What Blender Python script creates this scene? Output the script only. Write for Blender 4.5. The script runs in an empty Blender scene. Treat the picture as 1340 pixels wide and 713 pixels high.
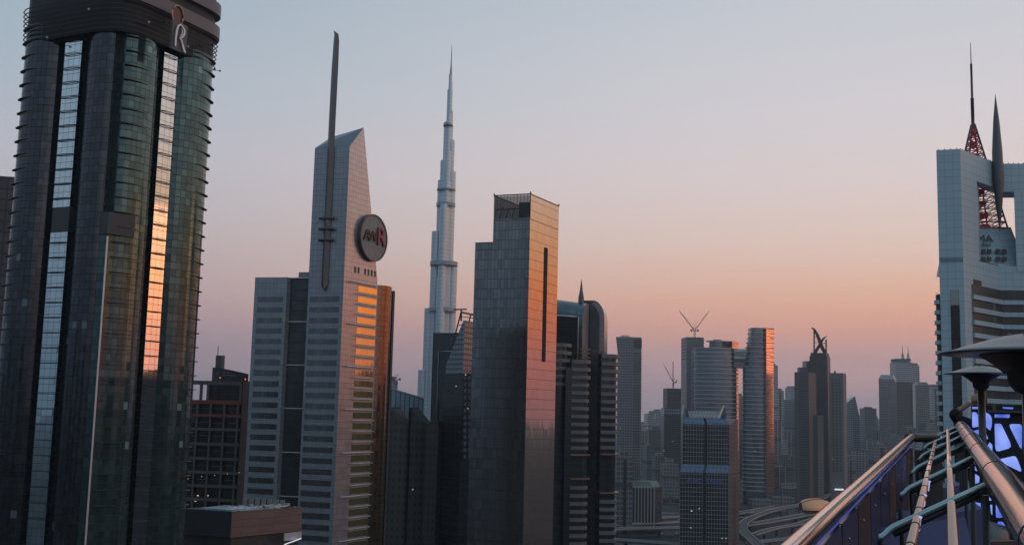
import bpy, math, random
from mathutils import Vector
S = bpy.context.scene
R = math.radians
random.seed(7)
# ------------------------------------------------------------------ camera
H = 120.0                      # camera height above the street
PITCH, ROLL, FPX = R(7.38), R(1.4), 1440.0
cam = bpy.data.cameras.new('camera'); camo = bpy.data.objects.new('camera', cam)
S.collection.objects.link(camo); S.camera = camo
cam.sensor_width = 36.0; cam.lens = 36.0*FPX/1340.0; cam.clip_start = 0.1; cam.clip_end = 60000
FW = Vector((0, math.cos(PITCH), math.sin(PITCH)))
r0 = Vector((1, 0, 0)); u0 = Vector((0, -math.sin(PITCH), math.cos(PITCH)))
RT = r0*math.cos(ROLL) + u0*math.sin(ROLL); UP = u0*math.cos(ROLL) - r0*math.sin(ROLL)
from mathutils import Matrix
m = Matrix((RT, UP, -FW)).transposed().to_4x4(); m.translation = Vector((0, 0, H)); camo.matrix_world = m

# ------------------------------------------------------------------ sky, sun, exposure
SUN_AZ, SUN_EL = R(72), R(2.5)      # the glow lies to the right of the picture
w = bpy.data.worlds.new('World'); S.world = w; w.use_nodes = True
nt = w.node_tree; nt.nodes.clear(); N = nt.nodes.new; L = nt.links.new
def srgb(c):
    return tuple(((x/255.0)/12.92 if x/255.0 <= .04045 else ((x/255.0+.055)/1.055)**2.4) for x in c)
def wm(op, a, b=None, c=None):
    n = N('ShaderNodeMath'); n.operation = op
    for i, x in enumerate((a, b, c)):
        if x is None: continue
        if isinstance(x, (int, float)): n.inputs[i].default_value = x
        else: L(x, n.inputs[i])
    return n.outputs[0]
tc = N('ShaderNodeTexCoord'); sep = N('ShaderNodeSeparateXYZ'); L(tc.outputs['Generated'], sep.inputs[0])
X, Y, Z = sep.outputs
el = wm('MULTIPLY', wm('ARCSINE', Z), 180/math.pi)
hyp = wm('SQRT', wm('ADD', wm('MULTIPLY', X, X), wm('ADD', wm('MULTIPLY', Y, Y), 1e-6)))
dot = wm('DIVIDE', wm('ADD', wm('MULTIPLY', X, math.sin(SUN_AZ)), wm('MULTIPLY', Y, math.cos(SUN_AZ))), hyp)
nz = N('ShaderNodeTexNoise'); nz.inputs['Scale'].default_value = 2.2; nz.inputs['Detail'].default_value = 3
mp = N('ShaderNodeMapping'); mp.inputs['Scale'].default_value = (1, 1, 7); L(tc.outputs['Generated'], mp.inputs[0]); L(mp.outputs[0], nz.inputs['Vector'])
el = wm('ADD', el, wm('MULTIPLY', wm('SUBTRACT', nz.outputs[0], .5), 2.4))
pos = wm('POWER', wm('DIVIDE', wm('MAXIMUM', wm('ADD', el, 2.0), 0.0), 92.0), 0.5)   # root scale: fine steps near the horizon
ELS = (-2, .8, 2.8, 4.8, 6.4, 8.9, 12, 16, 21, 35, 90)
SKY = {  # colour (as displayed) by elevation, for three bearings from the glow
 'cool': [(112,108,118),(140,126,138),(164,142,153),(180,160,168),(187,173,179),(187,180,186),(184,184,194),(168,181,193),(152,172,187),(136,164,182),(126,158,182)],
 'anti': [(66,80,95),(76,92,110),(88,104,123),(102,115,134),(113,125,143),(126,134,150),(134,143,159),(138,150,167),(128,148,168),(124,152,174),(126,158,182)],
 'mid':  [(128,118,124),(180,156,162),(226,174,169),(246,174,147),(247,186,154),(236,204,189),(226,209,207),(214,208,212),(198,201,208),(166,178,192),(126,158,182)],
 'hot':  [(128,112,118),(196,104,104),(250,116,84),(255,134,54),(255,150,58),(240,184,134),(232,206,188),(222,212,208),(208,208,212),(176,184,196),(126,158,182)],
}
def ramp(stops):
    n = N('ShaderNodeValToRGB'); n.color_ramp.interpolation = 'EASE' if False else 'LINEAR'
    e = n.color_ramp.elements
    while len(e) < len(stops): e.new(.5)
    for i, (p, c) in enumerate(stops):
        e[i].position = p
    for i, (p, c) in enumerate(stops):
        e[i].position = p; e[i].color = (*srgb(c), 1)
    L(pos, n.inputs[0]); return n.outputs[0]
rp = {k: ramp([(max(0, (x+2)/92.0)**.5, c) for x, c in zip(ELS, v)]) for k, v in SKY.items()}
def mapr(v, a, b):
    n = N('ShaderNodeMapRange'); n.interpolation_type = 'SMOOTHSTEP'; L(v, n.inputs[0]); n.inputs[1].default_value = a; n.inputs[2].default_value = b; return n.outputs[0]
def mixc(f, a, b):
    n = N('ShaderNodeMix'); n.data_type = 'RGBA'; L(f, n.inputs[0]); L(a, n.inputs[6]); L(b, n.inputs[7]); return n.outputs[2]
c1 = mixc(mapr(dot, -.25, .68), rp['cool'], rp['mid'])
c2 = mixc(mapr(dot, .66, .97), c1, rp['hot'])
c2 = mixc(mapr(dot, -.35, -.8), c2, rp['anti'])
bg = N('ShaderNodeBackground'); L(c2, bg.inputs[0]); bg.inputs[1].default_value = 1.09
sky = N('ShaderNodeTexSky'); sky.sky_type = 'NISHITA'; sky.sun_disc = False; sky.sun_elevation = SUN_EL; sky.sun_rotation = SUN_AZ
bg2 = N('ShaderNodeBackground'); L(sky.outputs[0], bg2.inputs[0]); bg2.inputs[1].default_value = 0.004
ad = N('ShaderNodeAddShader'); L(bg.outputs[0], ad.inputs[0]); L(bg2.outputs[0], ad.inputs[1])
out = N('ShaderNodeOutputWorld'); L(ad.outputs[0], out.inputs[0])
sl = bpy.data.lights.new('sun', 'SUN'); sl.energy = 0.10; sl.angle = R(16); sl.color = (1, .42, .2)
so = bpy.data.objects.new('sun', sl); S.collection.objects.link(so)
sd = Vector((math.sin(SUN_AZ)*math.cos(SUN_EL), math.cos(SUN_AZ)*math.cos(SUN_EL), math.sin(SUN_EL)))
so.rotation_euler = sd.to_track_quat('Z', 'Y').to_euler()
S.view_settings.view_transform = 'Standard'; S.view_settings.look = 'None'; S.view_settings.exposure = 0.0; S.view_settings.gamma = 1.0
S.render.engine = 'CYCLES'
S.cycles.max_bounces = 6; S.cycles.glossy_bounces = 3; S.cycles.diffuse_bounces = 2; S.cycles.volume_bounces = 0
S.cycles.use_denoising = True; S.cycles.sample_clamp_indirect = 4.0
HAZE = 0.000068

# ------------------------------------------------------------------ pixel rays -> world points
def ray(px, py):
    return FW*FPX + RT*(px-670.0) + UP*(356.5-py)
def at(px, py, d):
    v = ray(px, py); t = d/v.y; return Vector((v.x*t, d, H+v.z*t))
def P(px, py, d):
    v = at(px, py, d); return Vector((v.x, v.y))
def zz(px, py, d): return at(px, py, d).z
def gnd(px, py, z=0.0):
    v = ray(px, py); t = (z-H)/v.z; return Vector((v.x*t, v.y*t, z))

# ------------------------------------------------------------------ materials
def new_mat(name):
    mt = bpy.data.materials.new(name); mt.use_nodes = True
    b = mt.node_tree.nodes['Principled BSDF']; return mt, mt.node_tree, b
def plain(name, col, rough=.6, metal=0.0, var=.18, scale=.25, emit=None, estr=1.0, bump=0.0):
    mt, t, b = new_mat(name)
    b.inputs['Roughness'].default_value = rough; b.inputs['Metallic'].default_value = metal
    if var > 0:
        co = t.nodes.new('ShaderNodeTexCoord'); n = t.nodes.new('ShaderNodeTexNoise')
        n.inputs['Scale'].default_value = scale; n.inputs['Detail'].default_value = 5
        t.links.new(co.outputs['Object'], n.inputs['Vector'])
        mx = t.nodes.new('ShaderNodeMix'); mx.data_type = 'RGBA'
        mx.inputs[6].default_value = (*[c*(1-var) for c in col], 1); mx.inputs[7].default_value = (*[min(1, c*(1+var)) for c in col], 1)
        t.links.new(n.outputs[0], mx.inputs[0]); t.links.new(mx.outputs[2], b.inputs['Base Color'])
        mr = t.nodes.new('ShaderNodeMapRange'); mr.inputs[3].default_value = max(.02, rough*.8); mr.inputs[4].default_value = min(1, rough*1.2)
        t.links.new(n.outputs[0], mr.inputs[0]); t.links.new(mr.outputs[0], b.inputs['Roughness'])
        if bump:
            bp = t.nodes.new('ShaderNodeBump'); bp.inputs['Strength'].default_value = bump
            t.links.new(n.outputs[0], bp.inputs['Height']); t.links.new(bp.outputs[0], b.inputs['Normal'])
    else:
        b.inputs['Base Color'].default_value = (*col, 1)
    if emit:
        b.inputs['Emission Color'].default_value = (*emit, 1); b.inputs['Emission Strength'].default_value = estr
    return mt
def facade(name, c1, c2, frame, pw, ph, lu=.12, lv=.2, metal=.6, rough=.08, frough=.45, fmetal=.2, wob=.006, span=None, blank=0.0, rv=.05):
    """Curtain wall: panels pw x ph metres in two glass tones, frame lines lu/lv wide, optional spandrel (fraction, colour)."""
    mt, t, b = new_mat(name); n_, l_ = t.nodes.new, t.links.new
    def M(op, a, bb=None):
        n = n_('ShaderNodeMath'); n.operation = op
        for i, x in enumerate((a, bb)):
            if x is None: continue
            if isinstance(x, (int, float)): n.inputs[i].default_value = x
            else: l_(x, n.inputs[i])
        return n.outputs[0]
    def MX(f, a, bb):
        n = n_('ShaderNodeMix'); n.data_type = 'RGBA'
        for i, x in ((0, f), (6, a), (7, bb)):
            if isinstance(x, (int, float)): n.inputs[i].default_value = x
            elif isinstance(x, tuple): n.inputs[i].default_value = (*x, 1)
            else: l_(x, n.inputs[i])
        return n.outputs[2]
    def MF(f, a, bb):
        n = n_('ShaderNodeMix'); n.data_type = 'FLOAT'
        for i, x in ((0, f), (2, a), (3, bb)):
            if isinstance(x, (int, float)): n.inputs[i].default_value = x
            else: l_(x, n.inputs[i])
        return n.outputs[0]
    co = n_('ShaderNodeTexCoord'); sp = n_('ShaderNodeSeparateXYZ'); l_(co.outputs['UV'], sp.inputs[0])
    cu, cv = M('DIVIDE', sp.outputs[0], pw), M('DIVIDE', sp.outputs[1], ph)
    fu, fv = M('FRACT', cu), M('FRACT', cv)
    cell = n_('ShaderNodeCombineXYZ'); l_(M('FLOOR', cu), cell.inputs[0]); l_(M('FLOOR', cv), cell.inputs[1])
    wn = n_('ShaderNodeTexWhiteNoise'); wn.noise_dimensions = '2D'; l_(cell.outputs[0], wn.inputs['Vector'])
    rnd = wn.outputs['Value']
    big = n_('ShaderNodeTexNoise'); big.inputs['Scale'].default_value = .035; big.inputs['Detail'].default_value = 4; l_(co.outputs['UV'], big.inputs['Vector'])
    col = MX(M('MULTIPLY', M('ADD', M('MULTIPLY', M('POWER', rnd, 1.5), .75), M('MULTIPLY', big.outputs[0], .5)), .9), c1, c2)
    rg = MF(rnd, rough, rough+rv); mtl = metal
    if blank > 0:   # some panels are blinds drawn behind the glass: paler and duller
        bl = M('GREATER_THAN', rnd, 1-blank); col = MX(bl, col, tuple(min(1, x*1.8+.03) for x in c2)); mtl = MF(bl, metal, metal*.4)
    if span:
        sm = M('LESS_THAN', fv, span[0]); col = MX(sm, col, span[1]); mtl = MF(sm, mtl, span[2] if len(span) > 2 else .1); rg = MF(sm, rg, .4)
    ln = M('MAXIMUM', M('LESS_THAN', fu, lu/pw), M('LESS_THAN', fv, lv/ph))
    col = MX(ln, col, frame)
    l_(col, b.inputs['Base Color']); l_(MF(ln, mtl, fmetal), b.inputs['Metallic']); l_(MF(ln, rg, frough), b.inputs['Roughness'])
    if wob:
        ge = n_('ShaderNodeNewGeometry')
        v1 = n_('ShaderNodeVectorMath'); v1.operation = 'SUBTRACT'; l_(wn.outputs['Color'], v1.inputs[0]); v1.inputs[1].default_value = (.5, .5, .5)
        v2 = n_('ShaderNodeVectorMath'); v2.operation = 'SCALE'; l_(v1.outputs[0], v2.inputs[0]); v2.inputs['Scale'].default_value = wob*2
        v3 = n_('ShaderNodeVectorMath'); v3.operation = 'ADD'; l_(ge.outputs['Normal'], v3.inputs[0]); l_(v2.outputs[0], v3.inputs[1])
        v4 = n_('ShaderNodeVectorMath'); v4.operation = 'NORMALIZE'; l_(v3.outputs[0], v4.inputs[0]); l_(v4.outputs[0], b.inputs['Normal'])
    return mt

# ------------------------------------------------------------------ mesh builder
class MB:
    def __init__(s): s.v, s.f, s.uv, s.sm = [], [], [], []
    def poly(s, pts, uvs=None, smooth=False):
        i = len(s.v); s.v += [Vector(p) for p in pts]; s.f.append(list(range(i, i+len(pts))))
        s.uv.append(uvs or [(p[0], p[1]) for p in pts]); s.sm.append(smooth); return s
    def quadface(s, a, b, c, d, u0=0, smooth=False):   # a,b bottom; c,d top; uv in metres
        a, b, c, d = map(Vector, (a, b, c, d)); w = (b-a).length
        return s.poly([a, b, c, d], [(u0, a.z), (u0+w, b.z), (u0+w, c.z), (u0, d.z)], smooth)
    def prism(s, plan, z0, z1, cap=True, bottom=False, top=None, closed=True, smooth=False, u0=0):
        top = top or plan; n = len(plan); u = u0
        for i in range(n if closed else n-1):
            j = (i+1) % n; a, b = plan[i], plan[j]; a2, b2 = top[i], top[j]
            w = math.hypot(b[0]-a[0], b[1]-a[1])
            s.poly([(a[0], a[1], z0), (b[0], b[1], z0), (b2[0], b2[1], z1), (a2[0], a2[1], z1)], [(u, z0), (u+w, z0), (u+w, z1), (u, z1)], smooth); u += w
        if cap: s.poly([(p[0], p[1], z1) for p in top])
        if bottom: s.poly([(p[0], p[1], z0) for p in reversed(plan)])
        return s
    def box(s, c, size, ex=(1, 0)):
        ex = Vector(ex[:2]).normalized(); ey = Vector((-ex.y, ex.x)); c = Vector(c); hx, hy, hz = [k/2 for k in size]
        pl = [Vector((c.x, c.y))+ex*a*hx+ey*b*hy for a, b in ((-1, -1), (1, -1), (1, 1), (-1, 1))]
        return s.prism(pl, c.z-hz, c.z+hz, True, True)
    def beam(s, a, b, wd, ht):      # straight bar of rectangular section
        a, b = Vector(a), Vector(b); t = (b-a).normalized(); up = Vector((0, 0, 1))
        if abs(t.z) > .95: up = Vector((0, 1, 0))
        x = t.cross(up).normalized()*wd/2; y = x.cross(t).normalized()*ht/2
        q = [(-x-y), (x-y), (x+y), (-x+y)]
        for i in range(4): s.poly([a+q[i], a+q[(i+1) % 4], b+q[(i+1) % 4], b+q[i]])
        s.poly([a+k for k in q]); s.poly([b+k for k in reversed(q)]); return s
    def tube(s, path, r, n=8, sx=1.0):
        path = [Vector(p) for p in path]; rings = []; rr = r if isinstance(r, (list, tuple)) else [r]*len(path)
        for i, p in enumerate(path):
            t = (path[min(i+1, len(path)-1)]-path[max(i-1, 0)]).normalized(); up = Vector((0, 0, 1)) if abs(t.z) < .95 else Vector((0, 1, 0))
            x = t.cross(up).normalized(); y = x.cross(t).normalized()
            rings.append([p+x*math.cos(2*math.pi*k/n)*rr[i]*sx+y*math.sin(2*math.pi*k/n)*rr[i] for k in range(n)])
        i0 = len(s.v)
        for rg in rings: s.v += rg
        acc = 0
        for i in range(len(rings)-1):
            l = (path[i+1]-path[i]).length
            for k in range(n):
                k2 = (k+1) % n; s.f.append([i0+i*n+k, i0+i*n+k2, i0+(i+1)*n+k2, i0+(i+1)*n+k]); s.uv.append([(k*.1, acc), (k*.1+.1, acc), (k*.1+.1, acc+l), (k*.1, acc+l)]); s.sm.append(True)
            acc += l
        s.f.append([i0+k for k in reversed(range(n))]); s.uv.append([(0, 0)]*n); s.sm.append(False)
        e = i0+(len(rings)-1)*n; s.f.append([e+k for k in range(n)]); s.uv.append([(0, 0)]*n); s.sm.append(False); return s
    def lathe(s, prof, c, n=24, smooth=True):
        c = Vector((c[0], c[1], c[2] if len(c) > 2 else 0)); i0 = len(s.v)
        for r, z in prof:
            for k in range(n): s.v.append(c+Vector((r*math.cos(2*math.pi*k/n), r*math.sin(2*math.pi*k/n), z)))
        for i in range(len(prof)-1):
            for k in range(n):
                k2 = (k+1) % n; s.f.append([i0+i*n+k, i0+i*n+k2, i0+(i+1)*n+k2, i0+(i+1)*n+k]); rr = max(prof[i][0], prof[i+1][0])
                s.uv.append([(k*rr*6.283/n, prof[i][1]), ((k+1)*rr*6.283/n, prof[i][1]), ((k+1)*rr*6.283/n, prof[i+1][1]), (k*rr*6.283/n, prof[i+1][1])]); s.sm.append(smooth)
        return s
    def build(s, name, mat, parent=None, origin=None):
        og = Vector(origin) if origin is not None else (parent_loc(parent) if parent else Vector((0, 0, 0)))
        me = bpy.data.meshes.new(name); me.from_pydata([tuple(v-og) for v in s.v], [], s.f)
        ul = me.uv_layers.new(name='UVMap'); k = 0
        for q in s.uv:
            for c in q: ul.data[k].uv = c; k += 1
        me.polygons.foreach_set('use_smooth', s.sm); me.materials.append(mat); me.update()
        o = bpy.data.objects.new(name, me); S.collection.objects.link(o)
        if parent: o.parent = parent
        else: o.location = og
        return o
def parent_loc(p):
    v = Vector(p.location)
    while p.parent: p = p.parent; v += p.location
    return v
def thing(name, label, cat, loc, group=None):
    o = bpy.data.objects.new(name, None); S.collection.objects.link(o); o.location = loc; o.empty_display_size = 1
    o['label'] = label; o['category'] = cat
    if group: o['group'] = group
    return o
def tag(o, label, cat, group=None):
    o['label'] = label; o['category'] = cat
    if group: o['group'] = group
    return o
def struct(o): o['kind'] = 'structure'; return o
def dup(root, loc, label=None, rotz=None, group=None):
    def cp(o, par):
        c = o.copy(); S.collection.objects.link(c)
        if par: c.parent = par
        for ch in o.children: cp(ch, c)
        return c
    r = cp(root, None); r.location = loc
    if label: r['label'] = label
    if group: r['group'] = group
    if rotz is not None: r.rotation_euler = (0, 0, rotz)
    return r
def text_mesh(txt, size, depth, name, mat, parent, pos, ex, shear=0.0, up=(0, 0, 1), parts_loc=None):
    """Lettering: ex = direction the text runs, standing upright; pos = centre of the word in world space."""
    cu = bpy.data.curves.new('t', 'FONT'); cu.body = txt; cu.size = size; cu.extrude = depth; cu.align_x = 'CENTER'; cu.align_y = 'CENTER'; cu.shear = shear
    to = bpy.data.objects.new('t', cu); S.collection.objects.link(to)
    dg = bpy.context.evaluated_depsgraph_get(); me = bpy.data.meshes.new_from_object(to.evaluated_get(dg))
    bpy.data.objects.remove(to); me.name = name
    ex = Vector(ex).normalized(); up = Vector(up).normalized(); nz_ = ex.cross(up)
    base = Vector(pos)-parent_loc(parent)
    for v in me.vertices: c = v.co.copy(); v.co = base+ex*c.x+up*c.y+nz_*c.z
    me.materials.clear(); me.materials.append(mat)
    o = bpy.data.objects.new(name, me); S.collection.objects.link(o); o.parent = parent; return o
def v3(p, z): return Vector((p[0], p[1], z))
def lerp(a, b, t): return a+(b-a)*t
def ellipse(c, ex, a, b, n=28):
    ex = Vector(ex).normalized(); ey = Vector((-ex.y, ex.x)); c = Vector(c[:2])
    return [c+ex*a*math.cos(2*math.pi*k/n)+ey*b*math.sin(2*math.pi*k/n) for k in range(n)]
def inset(plan, k):
    c = sum((Vector(p) for p in plan), Vector((0, 0)))/len(plan)
    return [Vector(p)+(Vector(p)-c).normalized()*(-k) for p in plan]

# ------------------------------------------------------------------ material palette
M = {}
M['roof'] = plain('roof_screed', (.14, .14, .14), .8)
M['dark'] = plain('dark_cladding', (.048, .052, .054), .45)
M['black'] = plain('black_metal', (.028, .029, .03), .5, 0)
M['hotel_bay'] = facade('hotel_bay_glass', (.045, .075, .08), (.10, .17, .17), (.012, .014, .015), 1.5, 1.95, .1, .16, metal=.7, rough=.09, wob=.010, blank=.004)
M['hotel_bay_dull'] = facade('hotel_bay_glass_dull', (.045, .05, .058), (.085, .095, .11), (.012, .014, .015), 1.5, 1.95, .1, .16, metal=.7, rough=.12, wob=.010, blank=.006)
M['hotel_strip'] = facade('hotel_mirror_strip', (.62, .76, .80), (.74, .88, .9), (.03, .04, .05), 1.9, 1.95, .08, .1, metal=1, rough=.03, wob=.004, rv=.02)
M['hotel_strip_clear'] = facade('hotel_silver_strip', (.60, .60, .61), (.68, .68, .69), (.04, .04, .05), 1.9, 1.95, .08, .1, metal=1, rough=.03, wob=.004, rv=.02)
M['crown'] = plain('crown_cladding', (.017, .018, .019), .6)
M['mauve'] = plain('mauve_cladding', (.15, .12, .13), .45)
M['ring'] = plain('bronze_rail', (.085, .055, .05), .45, .4)
M['sign_grey'] = plain('sign_board', (.10, .09, .09), .5)
M['steel'] = plain('pale_steel', (.62, .62, .64), .35, .4, scale=2)
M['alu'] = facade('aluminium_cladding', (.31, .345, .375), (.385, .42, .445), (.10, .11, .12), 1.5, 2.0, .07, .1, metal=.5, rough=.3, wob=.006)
M['alu_pink'] = facade('aluminium_cladding_side', (.45, .40, .42), (.54, .485, .505), (.11, .10, .10), 1.5, 2.0, .07, .1, metal=.75, rough=.3, wob=.006)  # side copy of the cladding, with the pink sky glow in its colour
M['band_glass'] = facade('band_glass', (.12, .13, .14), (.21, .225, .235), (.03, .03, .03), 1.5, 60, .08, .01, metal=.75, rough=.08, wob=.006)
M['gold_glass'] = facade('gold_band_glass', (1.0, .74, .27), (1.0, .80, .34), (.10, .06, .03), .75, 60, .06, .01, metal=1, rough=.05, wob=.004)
M['ember'] = facade('ember_glass', (.95, .55, .40), (1, .62, .46), (.3, .2, .18), 2.8, 3.6, .3, .6, metal=1, rough=.14, wob=.01)  # orange of the mirrored sunset is put into this glass colour
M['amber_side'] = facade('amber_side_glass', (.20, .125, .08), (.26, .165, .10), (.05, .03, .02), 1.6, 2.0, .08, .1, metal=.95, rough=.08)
M['spire'] = plain('spire_metal', (.10, .105, .115), .32, .6)
M['disc_face'] = plain('sign_disc_face', (.28, .26, .25), .6, .2, .5, .6)
M['red_letter'] = plain('crimson_letter', (.32, .03, .05), .4)
M['brown_letter'] = plain('brown_letter', (.07, .035, .025), .4)
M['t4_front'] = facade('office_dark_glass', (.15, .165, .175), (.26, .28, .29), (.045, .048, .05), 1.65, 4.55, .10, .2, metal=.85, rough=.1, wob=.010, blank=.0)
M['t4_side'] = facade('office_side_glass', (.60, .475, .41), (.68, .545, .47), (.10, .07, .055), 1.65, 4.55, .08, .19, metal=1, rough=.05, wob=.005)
M['t4_frame'] = plain('office_crown_frame', (.03, .033, .035), .4, .4)
M['arch_roof'] = facade('arch_roof_glass', (.11, .13, .145), (.16, .18, .195), (.035, .04, .042), 1.8, 3.0, .1, .14, metal=.8, rough=.12)
M['arch_end'] = facade('arch_end_wall', (.30, .255, .26), (.36, .31, .31), (.09, .08, .08), 3.0, 3.0, .12, .16, metal=.4, rough=.35, wob=.004)
M['arch_dark'] = facade('arch_dark_glass', (.05, .055, .058), (.085, .09, .095), (.03, .03, .03), 1.5, 3.9, .1, .3, metal=.5, rough=.1)
M['spandrel'] = plain('mauve_spandrel', (.21, .185, .18), .5)
M['copper'] = plain('copper_shelf', (.42, .24, .17), .3, .6)
M['dark_glass'] = facade('plain_dark_glass', (.05, .056, .06), (.09, .095, .10), (.03, .032, .034), 1.6, 3.8, .1, .3, metal=.5, rough=.12)
M['grid'] = plain('concrete_grid', (.15, .135, .125), .7)
M['brick'] = plain('brown_stone', (.19, .11, .09), .65)
M['brick_lines'] = facade('brown_stone_courses', (.15, .08, .065), (.20, .11, .09), (.06, .04, .035), 6.0, 2.0, .06, .14, metal=0, rough=.6, wob=0)
M['red_band'] = plain('rust_red_band', (.30, .07, .05), .6)
M['white'] = plain('white_paint', (.6, .6, .6), .5)
M['red_lamp'] = plain('red_lamp', (.4, .02, .02), .4, emit=(1, .12, .08), estr=1.2, var=0)
M['warm_lamp'] = plain('warm_lamp', (.5, .4, .3), .4, emit=(1, .78, .5), estr=.38, var=0)
M['white_lamp'] = plain('white_lamp', (.6, .6, .6), .4, emit=(.85, .92, 1), estr=.8, var=0)
M['blue_glass'] = facade('blue_fin_glass', (.46, .66, .76), (.66, .86, .95), (.05, .08, .1), 2.6, 40, .5, .1, metal=.55, rough=.1, wob=.01)
M['slant_glass'] = facade('pale_slant_glass', (.30, .345, .37), (.38, .42, .45), (.12, .135, .15), 2.4, 2.6, .8, .9, metal=.7, rough=.16, wob=.004)
M['burj'] = facade('burj_glass', (.48, .57, .62), (.58, .68, .72), (.28, .33, .36), 2.2, 7.5, .4, .7, metal=.75, rough=.3, wob=.006)
M['burj_band'] = plain('burj_band', (.28, .33, .36), .4, .4)
M['grey_res'] = facade('grey_residential', (.10, .12, .13), (.17, .19, .20), (.22, .225, .23), 3.4, 3.6, .7, 1.3, metal=.45, rough=.2)
M['grey_dark'] = facade('dark_residential', (.05, .055, .06), (.09, .095, .10), (.10, .10, .105), 3.2, 3.6, .6, 1.2, metal=.4, rough=.2)
M['oval_glass'] = facade('oval_glass', (.16, .20, .23), (.26, .30, .33), (.07, .08, .09), 2.8, 3.6, .35, .5, metal=.85, rough=.12, wob=.01)
M['slab'] = plain('pale_slab_edge', (.5, .48, .47), .4, .3)
M['white_grid'] = facade('white_grid_glass', (.035, .04, .045), (.075, .085, .09), (.30, .29, .29), 2.35, 3.7, .30, .42, metal=.6, rough=.1)
M['skirt_glass'] = facade('skirt_glass', (.085, .12, .17), (.12, .165, .22), (.22, .24, .27), 3.5, 3.4, .3, .3, metal=.75, rough=.15)
M['pink_stone'] = facade('pink_banded_side', (.09, .077, .078), (.12, .10, .10), (.045, .042, .042), 40, 3.7, .1, 1.5, metal=.1, rough=.5, wob=0)  # banded wall; the pink of the sky glow is in its colour
M['blue_letter'] = plain('blue_letter', (.10, .12, .26), .4, emit=(.12, .14, .5), estr=.10, var=0)
M['tan_stone'] = facade('tan_tower_wall', (.14, .13, .125), (.17, .155, .15), (.085, .08, .08), 3.0, 3.7, .5, .8, metal=.1, rough=.5, wob=0)
M['dk_stone'] = facade('dark_crown_tower_wall', (.055, .05, .05), (.085, .075, .075), (.03, .03, .03), 4.5, 3.7, 1.0, .7, metal=.4, rough=.3)
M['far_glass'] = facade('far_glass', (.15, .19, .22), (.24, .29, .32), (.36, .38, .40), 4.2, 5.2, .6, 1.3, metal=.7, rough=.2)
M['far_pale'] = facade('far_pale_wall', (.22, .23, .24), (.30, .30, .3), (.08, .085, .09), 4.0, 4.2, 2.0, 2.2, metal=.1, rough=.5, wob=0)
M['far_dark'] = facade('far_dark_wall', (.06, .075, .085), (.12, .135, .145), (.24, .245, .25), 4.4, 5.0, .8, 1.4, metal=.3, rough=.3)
M['white_clad'] = facade('white_blue_cladding', (.40, .54, .60), (.45, .585, .645), (.20, .27, .30), 2.9, 2.9, .09, .12, metal=.08, rough=.45, wob=.004)
M['window_dark'] = facade('recessed_window', (.038, .041, .043), (.06, .063, .066), (.03, .03, .03), 2.3, 9, .15, .01, metal=.0, rough=.4, blank=.04)
M['slot_glass'] = facade('slot_glass', (.02, .021, .022), (.07, .06, .055), (.012, .012, .012), 1.1, 1.4, .1, .14, metal=.5, rough=.15, wob=.02)
M['concrete'] = plain('concrete', (.33, .32, .31), .75)
M['concrete_dk'] = plain('dark_concrete', (.075, .075, .078), .75)
M['asphalt'] = plain('asphalt', (.045, .046, .05), .75, scale=.05)
M['paint'] = plain('road_paint', (.55, .55, .52), .6)
M['rail'] = plain('brushed_steel_tube', (.50, .38, .33), .10, .97, .15, 3)
M['tube'] = plain('warm_steel_tube', (.85, .50, .37), .2, .95, .12, 3)
M['bar'] = plain('green_grey_bar', (.33, .44, .45), .24, .9, .2, 9)
M['panel'] = plain('parapet_panel', (.030, .042, .11), .3, .2, .3, 2)
M['heater'] = plain('heater_metal', (.13, .14, .145), .34, .8, .15, 3)
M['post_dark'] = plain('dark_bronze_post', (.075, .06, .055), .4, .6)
M['board'] = plain('bar_front_black', (.012, .013, .015), .5)
M['glow'] = plain('blue_light_pane', (.3, .35, .6), .4, emit=srgb((122, 146, 232)), estr=1.0, var=0)
gt = M['glow'].node_tree; gco = gt.nodes.new('ShaderNodeTexCoord'); gno = gt.nodes.new('ShaderNodeTexNoise'); gno.inputs['Scale'].default_value = 3.5; gno.inputs['Detail'].default_value = 1
gmx = gt.nodes.new('ShaderNodeMix'); gmx.data_type = 'RGBA'; gmx.inputs[6].default_value = (*srgb((58, 88, 200)), 1); gmx.inputs[7].default_value = (*srgb((138, 160, 240)), 1)
gmr = gt.nodes.new('ShaderNodeMapRange'); gmr.inputs[1].default_value = .3; gmr.inputs[2].default_value = .7
gt.links.new(gco.outputs['Object'], gno.inputs['Vector']); gt.links.new(gno.outputs[0], gmr.inputs[0]); gt.links.new(gmr.outputs[0], gmx.inputs[0]); gt.links.new(gmx.outputs[2], gt.nodes['Principled BSDF'].inputs['Emission Color'])
M['led'] = plain('led_strip', (.3, .3, .6), .4, emit=(.05, .10, .70), estr=.22, var=0)  # blue sheen on the handrail, drawn as a weak glow
M['led_white'] = plain('led_white_blue', (.6, .6, .8), .4, emit=(.45, .55, 1.0), estr=.6, var=0)
M['deck'] = plain('terrace_deck', (.035, .035, .04), .55, scale=2)
M['cushion'] = plain('blue_grey_cushion', (.14, .16, .30), .85, scale=4)
M['slats'] = facade('slatted_bench', (.13, .14, .22), (.17, .18, .27), (.03, .03, .05), 50, .085, .01, .014, metal=0, rough=.5, wob=0)
M['skin'] = plain('skin', (.30, .17, .12), .55, var=.08)
M['cloth'] = plain('dark_cloth', (.015, .015, .017), .9)
M['hair'] = plain('dark_brown_hair', (.014, .010, .009), .7)
M['leaf'] = plain('tree_leaves', (.035, .05, .03), .8)
M['bark'] = plain('bark', (.07, .055, .045), .9)
M['red_steel'] = plain('red_mast_steel', (.62, .03, .06), .45)
M['white_steel'] = plain('white_mast_steel', (.5, .5, .5), .45)
M['crane'] = plain('crane_steel', (.12, .09, .08), .6)
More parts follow.
